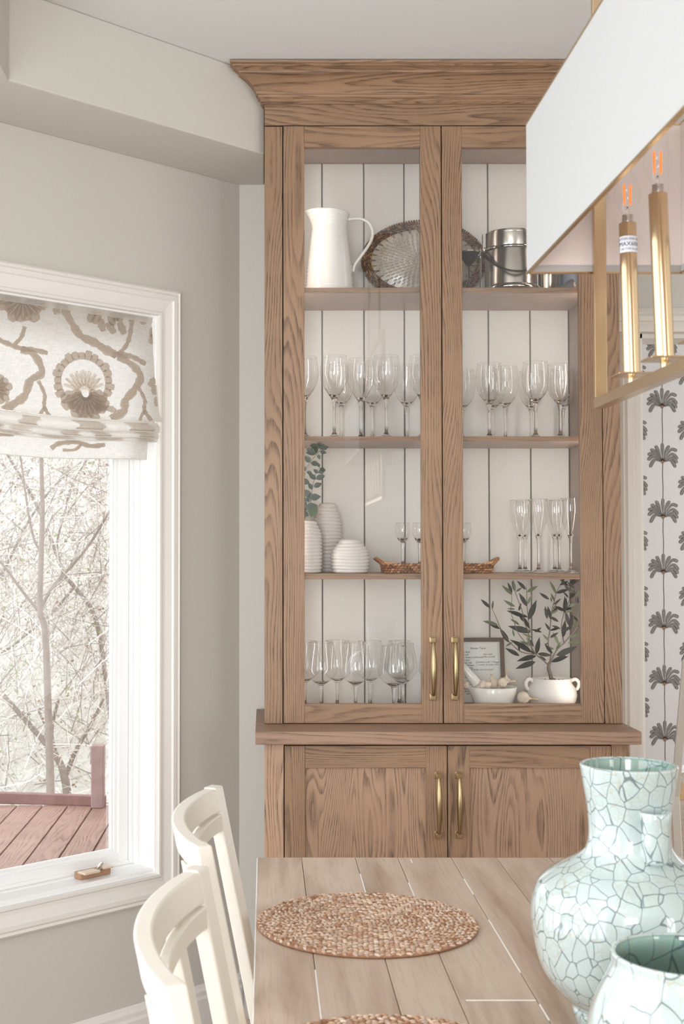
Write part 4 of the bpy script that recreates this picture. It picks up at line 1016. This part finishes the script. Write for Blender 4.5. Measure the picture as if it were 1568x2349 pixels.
for e in [(920, 970, 695, 1045), (930, 905, 708, 955), (740, 905, 580, 812), (940, 880, 1110, 900, 1), (1095, 975, 1290, 900, 1), (1150, 900, 1395, 800, 1), (880, 870, 640, 708), (930, 890, 960, 690, 1), (620, 755, 520, 590), (520, 600, 380, 525), (500, 560, 335, 505, 0), (410, 365, 305, 265), (435, 380, 440, 282, 0),
          (870, 640, 615, 568), (850, 600, 760, 430), (910, 640, 990, 580), (840, 500, 930, 275), (835, 470, 690, 420), (825, 350, 735, 195), (820, 330, 890, 215, 0), (812, 160, 715, 60), (820, 190, 955, 110, 0), (660, 220, 545, 105, 0), (655, 200, 610, 75), (690, 175, 665, 50, 0), (700, 185, 770, 130, 0), (690, 350, 560, 282, 0), (690, 380, 600, 370, 0), (730, 400, 760, 305), (740, 560, 640, 480, 0), (800, 470, 600, 385), (680, 690, 660, 600, 0), (660, 750, 580, 800, 0), (740, 860, 725, 770), (860, 780, 740, 740, 0), (850, 800, 830, 700, 0), (880, 700, 780, 650, 0),
          (1090, 500, 1060, 340), (1100, 300, 1090, 240), (1075, 270, 960, 195), (1150, 210, 1090, 55, 0), (1150, 200, 1300, 150), (1190, 110, 1290, 60), (1120, 330, 1210, 260), (1110, 380, 1170, 310, 0), (1050, 490, 1030, 340), (1180, 520, 1070, 455), (1240, 430, 1260, 230), (1090, 430, 1180, 390, 0), (1200, 600, 1100, 560), (1230, 700, 1250, 500), (1180, 780, 1120, 640, 0), (1220, 640, 1330, 560), (1290, 560, 1260, 400), (1300, 620, 1340, 430), (1340, 400, 1250, 410, 0), (1300, 330, 1390, 310, 0), (1360, 200, 1290, 170, 0), (1380, 260, 1420, 150, 0), (1360, 330, 1280, 360, 0), (1390, 430, 1440, 330, 0), (1400, 520, 1340, 450), (1380, 600, 1445, 560, 0), (1300, 700, 1440, 650, 0), (1280, 760, 1445, 740, 0), (1150, 850, 1200, 740, 0), (1110, 880, 1020, 770), (1060, 760, 1020, 780), (1075, 740, 1000, 660, 0), (1080, 700, 1180, 640), (1130, 830, 1030, 800, 0), (1040, 960, 960, 900), (1320, 130, 1330, 60), (1300, 180, 1240, 90), (1290, 250, 1230, 180), (1410, 120, 1440, 60, 0), (1260, 900, 1130, 950, 1), (990, 640, 870, 600), (900, 800, 820, 690)]:
    oleaf(*e[:4], dark=(e[4] if len(e) > 4 else 1))
for k in range(26):
    pts, r0, r1, dy = branches[rnd.choice([5, 6, 7, 7, 6, 1])]; i = rnd.randrange(2, len(pts)); x, y = pts[i]; a = rnd.uniform(.2, 2.9); L = rnd.uniform(90, 160)
    x2 = min(x+L*math.cos(a), 1445); oleaf(x, y, x2, y-L*math.sin(a), dark=rnd.random() < .7, Y=OY+rnd.uniform(.0, .06))

# ------------------------------------------------------------------ dining table
TZ = .76; TX0, TX1, TY0, TY1 = -.0175, 1.0, .70, 2.737
tab = thing('dining_table', (.49, 1.72, 0), 'weathered wooden dining table with plank top in the foreground', 'table')
edges = [TX0, .076, .187, .275, .386, .48, .59, .68, .79, .895, TX1]
rnd = random.Random(3)
joints = {2: [1.20], 3: [1.876, 1.2], 4: [1.5], 0: [1.35], 1: [2.45, 1.1], 5: [2.2, 1.3]}
fl = MB()
for i in range(10):
    js = sorted(joints.get(i, [rnd.uniform(1.0, 2.4)])+[TY0, TY1])
    for a, c in zip(js[:-1], js[1:]):
        dz = rnd.uniform(0, .0006)
        MB().box(edges[i]+.0005, edges[i+1]-.0005, a+.0005, c-.0005, TZ-.032, TZ-dz).build('plank', M['table'], tab, bevel=.0012)
for (x, y0, y1) in ((.386, 2.0, 2.28), (.386, 2.45, 2.56), (.386, 1.80, 1.86), (.187, 2.44, 2.60), (.275, 2.41, 2.53), (.076, 1.72, 2.01), (.30, 2.69, 2.72), (TX0+.001, 1.0, 2.73)):
    fl.box(x-.0008, x+.0010, y0, y1, TZ-.004, TZ+.0001)
fl.box(.285, .384, 1.875, 1.8775, TZ-.004, TZ+.0001); fl.build('joint_filler', M['filler'], tab)
for (x, y0, y1, nm) in ((.06, .85, 2.60, 'apron'), (.90, .85, 2.60, 'apron')): MB().box(x, x+.022, y0, y1, TZ-.115, TZ-.0325).build(nm, M['chair_paint'], tab, bevel=.002)
for (y, nm) in ((.83, 'apron'), (2.60, 'apron')): MB().box(.06, .922, y, y+.022, TZ-.115, TZ-.0325).build(nm, M['chair_paint'], tab, bevel=.002)
for x in (.095, .885):
    for y in (.87, 2.58):
        b = MB(); b.lathe([(0, 0), (.028, 0), (.034, .05), (.022, .08), (.038, .18), (.043, .40), (.028, .56), (.034, .58), (.024, .60), (.036, .62), (.036, .725)], (x, y, 0), 20); b.build('leg', M['chair_paint'], tab, smooth=True)
# placemats
def placemat(x, y, label, seed):
    b = MB(); rnd = random.Random(seed); k = 0; rr = .004
    while rr < .1885:
        nn = max(5, int(2*PI*rr/.0085))
        for j in range(nn):
            a = 2*PI*(j+.5*(k % 2))/nn; t = (-math.sin(a), math.cos(a)); s_ = 1 if j % 2 else -1
            d = (t[0]+s_*.55*math.cos(a), t[1]+s_*.55*math.sin(a), 0)
            ro = rr+s_*.0012+rnd.uniform(-.0006, .0006)
            b.lump((x+ro*math.cos(a), y+ro*math.sin(a), TZ+.0048+rnd.uniform(-.0004, .0008)), d, (0, 0, 1), .0125, .0056, .0058)
        rr += .0078; k += 1
    b.lathe([(0, .0007), (.186, .0007), (.188, .004), (.186, .0055), (0, .0055)], (x, y, TZ), 64)
    o = b.build('placemat', M['jute'], loc=(x, y, TZ), smooth=True); tag(o, label, 'placemat', 'round braided placemats'); return o
placemat(.173, 2.247, 'round braided seagrass placemat fully in view on the table', 4)
placemat(.160, 1.615, 'round braided placemat nearest the camera, only its far edge in view', 8)

# ------------------------------------------------------------------ crackle vases
def crack_vase(name, x, y, prof, mat, label, inner, n=72):
    o = thing(name, (x, y, TZ), label, 'vase')
    sm = interp(prof, 6); b = MB(); b.lathe([(0, .004), (sm[0][0]*.9, .0)]+sm, (x, y, TZ), n)
    re, ze = sm[-1]; b.lathe([(re, ze), (re-.0005, ze+.0022), (re-.003, ze+.003), (re-.0052, ze+.001)], (x, y, TZ), n)
    b.build('vase_body', mat, o, smooth=True)
    b = MB(); inn = [(max(r-.0052, .002), z) for r, z in reversed(sm)][:-8]; inn.append((0, inn[-1][1])); b.lathe([(re-.0052, ze+.001)]+inn, (x, y, TZ), n); b.build('vase_inside', inner, o, smooth=True)
    return o
vx, vy = .4835, 1.75
yy = [(2349, .0665), (2336, .0730), (2318, .0752), (2306, .0735), (2288, .0860), (2255, .1035), (2215, .1175), (2148, .1265), (2095, .1292), (2044, .1242), (2017, .1135), (1993, .0945), (1972, .0725), (1948, .0572), (1907, .0530), (1850, .0555), (1800, .0600), (1757, .0638)]
pv = [(r, at(1442, y, 1.75).z-TZ) for y, r in yy]; pv[0] = (.066, 0.0)
big = crack_vase('crackle_vase', vx, vy, pv, M['celadon'], 'tall celadon crackle-glaze vase with a wide belly and narrow neck', M['celadon_in'])
for an in (17, 197):
    a = math.radians(an); hx, hy = vx+.060*math.sin(a), vy-.060*math.cos(a); z0 = at(1478, 1985, 1.69).z; z1 = at(1478, 1864, 1.69).z
    b = MB(); b.lathe([(0, z0), (.012, z0+.001), (.0175, z0+.006), (.0175, z0+.03), (.0185, z1-.012), (.0205, z1-.001), (.0195, z1+.001), (.015, z1-.002), (.0135, z1-.014), (0, z1-.018)], (hx, hy, 0), 28); b.build('tube_lug', M['celadon'], big, smooth=True)
crack_vase('crackle_vase', .4617, 1.45, [(.066, 0), (.074, .004), (.092, .035), (.106, .070), (.108, .095), (.104, .122), (.094, .150), (.083, .172), (.0790, .184), (.0800, .1935)], M['celadon_small'], 'squat pale celadon crackle vase in the bottom right foreground', M['celadon_in'])

# ------------------------------------------------------------------ chairs
def make_chair(label):
    r = thing('dining_chair', (0, 0, 0), label, 'chair', 'white cross-back dining chairs'); mt = M['chair_paint']
    HB = .225; BU = .046; TOP = .982
    def xb(y): return -BU*(1-(y/HB)**2)
    def rake(z): return -(z-.45)*.2 if z > .45 else (z-.45)*.16*.6
    def nrm(y):
        s = 2*BU*y/HB**2; v = Vector((1, -s, 0)); return v.normalized()
    for sy in (-1, 1):
        b = MB(); y0 = sy*HB; nv = nrm(y0); tv = Vector((-nv.y, nv.x, 0)); zs = [0, .2, .45, .7, TOP]
        b.sweep([(rake(z), y0, z) for z in zs], [(-.0125, -.016), (.0115, -.016), (.0115, .016), (-.0125, .016)], [(nv, tv)]*5); b.build('back_post', mt, r, bevel=.003)
    b = MB(); ys = [-HB-.006+(2*HB+.012)*i/24 for i in range(25)]
    def arc(z, dx=0): return [(xb(y)+rake(z)+dx, y, z) for y in ys]
    b.sweep([(xb(y)+rake(TOP-.022), y, TOP-.022) for y in ys], [(-.011, -.020), (.011, -.020), (.011, .020), (-.011, .020)], [(nrm(y), (-.2, 0, 1)) for y in ys]); b.build('crest_rail', mt, r, bevel=.003)
    for s_ in (-1, 1):
        b = MB(); P2 = []; n = 28
        for i in range(n+1):
            t = i/n; y = s_*(HB*.93)*(1-2*t) ; z = .925-.012*(t*4)**1 if t < .25 else .913-.40*((t-.25)/.75)**1.15
            if t < .45: z = .922-.016*(t/.45)**1.6
            else: z = .906-.40*((t-.45)/.55)**.85
            P2.append((y, z))
        b.sweep([(xb(y)+rake(z)+.003+.001*s_, y, z) for y, z in P2], [(-.007, -.015), (.007, -.015), (.007, .015), (-.007, .015)], [(nrm(y), (Vector((0, -(P2[min(i+1, n)][1]-P2[max(i-1, 0)][1]), P2[min(i+1, n)][0]-P2[max(i-1, 0)][0]))).normalized()*(1 if s_ < 0 else -1)) for i, (y, z) in enumerate(P2)])
        b.build('cross_brace', mt, r, bevel=.002)
    for y in (-.135, .135):
        b = MB(); zs = [.47, .60, .75, .88, .935]
        b.sweep([(xb(y)+rake(z)-.004, y, z) for z in zs], [(-.008, -.014), (.008, -.014), (.008, .014), (-.008, .014)], [(nrm(y), Vector((-nrm(y).y, nrm(y).x, 0)))]*5); b.build('back_slat', mt, r, bevel=.002)
    b = MB(); b.prism([(-.005, -.21), (.41, -.235), (.43, -.215), (.43, .215), (.41, .235), (-.005, .21)], .432, .462); b.build('seat', M['seat_cane'], r, bevel=.006)
    b = MB(); b.box(.015, .40, -.215, -.195, .375, .431); b.box(.015, .40, .195, .215, .375, .431); b.box(.395, .415, -.20, .20, .375, .431); b.build('seat_frame', mt, r, bevel=.002)
    for sy in (-1, 1):
        b = MB(); b.lathe([(0, 0), (.013, 0), (.017, .06), (.013, .08), (.022, .16), (.023, .28), (.016, .34), (.022, .35), (.022, .431)], (.39, sy*.195, 0), 18); b.build('front_leg', mt, r, smooth=True)
    b = MB(); b.tube([(.0, -.21, .16), (.39, -.195, .16)], .010, 8); b.tube([(.0, .21, .16), (.39, .195, .16)], .010, 8); b.tube([(.2, -.2, .16), (.2, .2, .16)], .010, 8); b.build('stretcher', mt, r, smooth=True)
    return r
ch = make_chair('white cross-back chair nearest the camera at the left of the table')
c2h = copy_tree(ch); c2h['label'] = 'white cross-back chair at the far left of the table, below the window'
c3h = copy_tree(ch); c3h['label'] = 'white chair in the far room in front of the palm wallpaper, one edge in view'
ch.location = (.015, 1.505, 0); c2h.location = (.015, 2.095, 0)
c3h.location = (1.80, 5.10, 0); c3h.rotation_euler.z = PI/2+.15; c3h.scale = (1, 1, 1.0)

# ------------------------------------------------------------------ chandelier
chx, chy = .4955, 1.42; SX0, SX1, SY0, SY1, SZ0, SZ1 = .3821, .6095, .94, 1.90, 1.8023, 2.0227
cha = thing('chandelier', (.4835, chy, ZC), 'long rectangular chandelier with white fabric shade and brass frame over the table', 'chandelier')
b = MB(); th = .0015
def wallbox(mb, x0, x1, y0, y1, z0, z1, th, m=0):
    mb.box(x0, x0+th, y0, y1, z0, z1, m); mb.box(x1-th, x1, y0, y1, z0, z1, m); mb.box(x0+th, x1-th, y0, y0+th, z0, z1, m); mb.box(x0+th, x1-th, y1-th, y1, z0, z1, m)
sh_ = MB(); wallbox(sh_, SX0, SX1, SY0, SY1, SZ0+.001, SZ1-.001, .0015); shade = sh_.build('shade', M['shade'], cha)
b = MB(); wallbox(b, SX0+.0016, SX1-.0016, SY0+.0016, SY1-.0016, SZ0+.0105, SZ1-.002, .0008); b.box(SX0+.0026, SX0+.018, SY1-.0034, SY1-.0026, SZ0+.012, SZ1-.01); b.box(SX1-.021, SX1-.0026, SY1-.0036, SY1-.0026, SZ0+.012, SZ1-.01); b.build('lining', M['shade_in'], shade)
b = MB(); wallbox(b, SX0+.0016, SX1-.0016, SY0+.0016, SY1-.0016, SZ0+.001, SZ0+.012, .0022); b.build('hem', M['shade'], shade, bevel=.0006)
for (z0, z1, o_) in ((SZ0-.0006, SZ0+.0022, .0012), (SZ1-.0022, SZ1+.0006, .0012)):
    b = MB(); wallbox(b, SX0-o_, SX1+o_, SY0-o_, SY1+o_, z0, z1, .0055 if z0 < 1.9 else .0045); b.build('shade_trim', M['brass'], shade, bevel=.0004)
# frame: flat bars in the middle plane
FXc = .4835; hw_ = .0088; FY1, FY0 = 1.887, .955; FZ0, FZ1 = 1.6034, 2.30
b = MB(); b.box(FXc-hw_, FXc+hw_, FY0, FY1, FZ0, FZ0+.0145); b.box(FXc-hw_, FXc+hw_, FY0, FY1, FZ1-.0145, FZ1); b.box(FXc-hw_, FXc+hw_, FY1-.010, FY1, FZ0+.0145, FZ1-.0145); b.box(FXc-hw_, FXc+hw_, FY0, FY0+.010, FZ0+.0145, FZ1-.0145)
for y in (1.75, 1.09): b.box(SX0+.002, SX1-.002, y-.004, y+.004, SZ1-.012, SZ1-.006)
b.build('frame', M['brass'], cha, bevel=.0008)
b = MB()
for y in (1.70, 1.14): b.tube([(FXc, y, FZ1), (FXc, y, ZC-.02)], .005, 12)
b.box(FXc-.05, FXc+.05, 1.10, 1.74, ZC-.022, ZC-.0005); b.build('ceiling_mount', M['brass'], cha, auto=40)
CX_ = .4945
for k in range(6):
    y = 1.76-.147*k
    if y < 1.0: continue
    lean = .004+.003*min(k, 1)
    zb, zt2 = 1.6365, 1.8410
    b = MB(); r = .0115; xt = CX_-lean; 
    b.tube([(CX_, y, zb+.0), (CX_, y, zb+.003), (CX_-lean*.02, y, zb+.0031), (xt, y, zt2), (xt, y, zt2)], [r*1.1, r*1.1, r, r, r*.7], 32); s1 = b.build('candle_sleeve', M['brass'], cha, auto=40)
    b = MB(); b.box(CX_-.0235, CX_+.0235, y-.0235, y+.0235, zb-.0026, zb); b.tube([(CX_, y, FZ0+.0140), (CX_, y, zb-.002)], .0055, 12); b.build('candle_plate', M['brass'], cha, auto=40, bevel=.0006)
    b = MB(); b.lathe([(0, 0), (.0075, 0), (.0080, .002), (.0068, .004), (.0075, .006), (.0066, .0085), (.0072, .0105), (0, .0105)], (xt, y, zt2+.0005), 20); b.build('bulb_socket', M['steel'], s1, smooth=True)
    zz = zt2+.009
    b = MB(); b.lathe(interp([(.0062, 0), (.0085, .006), (.0150, .018), (.0172, .030), (.0155, .042), (.0100, .055), (.0045, .063), (.0010, .069)], 4), (xt, y, zz), 28); b.build('bulb_glass', M['bowl_glass'], s1, smooth=True)
    b = MB(); b.tube([(xt, y, zz), (xt, y, zz+.014)], [.003, .0012], 8); b.build('bulb_stem', M['crystal'], s1, smooth=True)
    b = MB()
    for sx in (-1, 1): b.tube([(xt+sx*.0040, y, zz+.017), (xt+sx*.0044, y+.001, zz+.044)], .0013, 6)
    b.build('filament', M['filament'], s1)
    if k == 0:
        b = MB()
        def cyl(rr): return lambda x, z: (CX_-lean*((z-zb)/(zt2-zb))+rr*math.sin(x/rr), y-rr*math.cos(x/rr), z)
        b.grid(lambda u, v: cyl(.0118)((u-.5)*.034, 1.800+.022*v), 20, 1); lb = b.build('warning_label', M['label'], s1)
        b = MB(); text_mb(b, 'CAUTION RISK OF FIRE', .0042, lambda x, z: cyl(.0121)(x, 1.8165+z), align='CENTER'); text_mb(b, 'MAX60W', .0082, lambda x, z: cyl(.0121)(x, 1.8083+z), align='CENTER'); text_mb(b, 'USE TYPE B LAMP', .0038, lambda x, z: cyl(.0121)(x, 1.8030+z), align='CENTER')
        b.build('label_text', M['label_ink'], lb)
        lb.parent = s1

# ------------------------------------------------------------------ outdoors
DZ = -.05
deck = struct('floor_deck', MB().box(-3.6, .0, 4.6, 7.6, DZ-.14, DZ-.032), M['deck_dark'])
x = -.40
while x > -3.0:
    o = MB().box(x-.136, x, 4.7, 7.46, DZ-.03, DZ).build('deck_board', M['deck'], deck, bevel=.004); x -= .1437
b = MB(); b.add([(-1.62, 7.50, DZ), (-.90, 7.42, DZ), (-.90, 7.47, DZ), (-1.62, 7.55, DZ), (-1.62, 7.50, DZ+.065), (-.90, 7.42, DZ+.055), (-.90, 7.47, DZ+.055), (-1.62, 7.55, DZ+.065)], [(0, 3, 2, 1), (4, 5, 6, 7), (0, 1, 5, 4), (1, 2, 6, 5), (2, 3, 7, 6), (3, 0, 4, 7)])
o = b.build('deck_curb', M['deck_dark'], loc=(-1.25, 7.48, DZ), bevel=.005); tag(o, 'low red-brown timber curb along the far edge of the deck', 'curb')
b = MB(); b.box(-.975, -.905, 7.36, 7.44, DZ, .30); o = b.build('deck_post', plain('faded_post', (166, 140, 138), .7, noise=.2, nscale=12), loc=(-.94, 7.40, DZ), bevel=.006); tag(o, 'reddish timber post at the right end of the deck curb', 'post')
b = MB(); b.grid(lambda u, v: (-9+12*u, 8.0+13*v, -1.2+(v**1.1)*5.2+.25*math.sin(u*9+v*5)), 24, 24)
o = b.build('hillside', M['hill'], loc=(-3, 14, 0), smooth=True); tag(o, 'pale leaf-covered slope rising behind the bare trees outside', 'hillside', kind='stuff')
def tree_(name, label, parts, Y, loc):
    o = thing(name, loc, label, 'tree', 'bare young trees outside the window')
    for i, (pts, r0, r1) in enumerate(parts):
        c = cat_rom([at(x/2.529, 1050+y/2.529, Y+(0.15*i if i else 0)) for x, y in pts], 4); b = MB()
        b.tube(c, [r0+(r1-r0)*k/(len(c)-1) for k in range(len(c))], 8); b.build('trunk' if i == 0 else 'branch', M['trunk'], o, smooth=True)
    return o
p0 = at(282/2.529, 1050+1500/2.529, 9.0)
tree_('young_tree', 'slim bare tree with forked branches right outside the window', [
 ([(300, 2300), (290, 1800), (280, 1480), (262, 1010), (232, 880), (240, 545), (246, 300), (240, 0), (245, -200)], .030, .012),
 ([(222, 885), (150, 800), (90, 720), (40, 650), (-20, 580)], .012, .008),
 ([(238, 545), (200, 480), (170, 350), (150, 220), (120, 0), (110, -100)], .010, .006),
 ([(232, 880), (300, 760), (370, 675), (440, 600), (520, 500), (600, 370), (700, 200)], .013, .008)], 9.0, (p0.x, 9.0, -.6))
tree_('young_tree', 'paler crossing sapling behind the slim forked tree', [
 ([(640, 1500), (560, 950), (430, 750), (370, 670), (280, 430), (190, 230), (60, 10), (0, -100)], .020, .010),
 ([(360, 660), (330, 500), (380, 300), (420, 150), (540, -40)], .010, .006), ([(430, 750), (300, 900), (60, 1100), (-30, 1140)], .012, .008), ([(0, 700), (70, 560), (160, 380), (300, 180), (500, 0)], .012, .008)], 10.5, (p0.x+.4, 10.5, -.6))
tree_('young_tree', 'leaning grey trunk low behind the deck curb', [
 ([(395, 2150), (395, 2000), (375, 1860), (330, 1740), (180, 1560), (20, 1380)], .040, .016), ([(375, 1860), (440, 1700), (520, 1560), (600, 1400)], .02, .010), ([(340, 1760), (300, 1600), (340, 1400)], .016, .010)], 9.8, (p0.x+.3, 9.8, -.6))
rnd = random.Random(99); b = MB()
for k in range(17000):
    Y = rnd.uniform(9.3, 14.5); px = rnd.uniform(-1100, 420) if k % 2 else rnd.uniform(-200, 330); py = rnd.uniform(880, 1900)
    p = at(px, py, Y); L = rnd.uniform(.10, .55); a = rnd.gauss(1.2, .9); d = Vector((math.cos(a), rnd.uniform(-.4, .4), math.sin(a)*.9)).normalized(); q = p+d*L*.5+Vector((rnd.uniform(-.05, .05), 0, rnd.uniform(-.05, .05))); e = q+d*L*.5+Vector((rnd.uniform(-.07, .07), 0, rnd.uniform(-.07, .07)))
    r = rnd.choice([.0015, .0022, .003, .005]); b.tube([p, q, e], [r, r*.8, r*.4], 3, cap=False)
o = b.build('twig_thicket', M['twig_a'], loc=(-1.5, 12, 0)); tag(o, 'dense pale thicket of bare twigs on the slope outside', 'thicket', kind='stuff')
b = MB()
for k in range(15000):
    Y = rnd.uniform(9.6, 14.5); p = at(rnd.uniform(-1100, 420), rnd.uniform(880, 1880), Y); s_ = rnd.uniform(.006, .020); a = rnd.random()*6.28
    u = Vector((math.cos(a), rnd.uniform(-.5, .5), math.sin(a)))*s_; w = Vector((-math.sin(a), rnd.uniform(-.5, .5), math.cos(a)))*s_*.5
    b.add([p-u, p+w, p+u, p-w], [(0, 1, 2, 3)])
o = b.build('spring_leaves', M['leafdot'], loc=(-1.5, 12, 0)); tag(o, 'scattered pale leaves and buds among the twigs outside', 'leaves', kind='stuff')
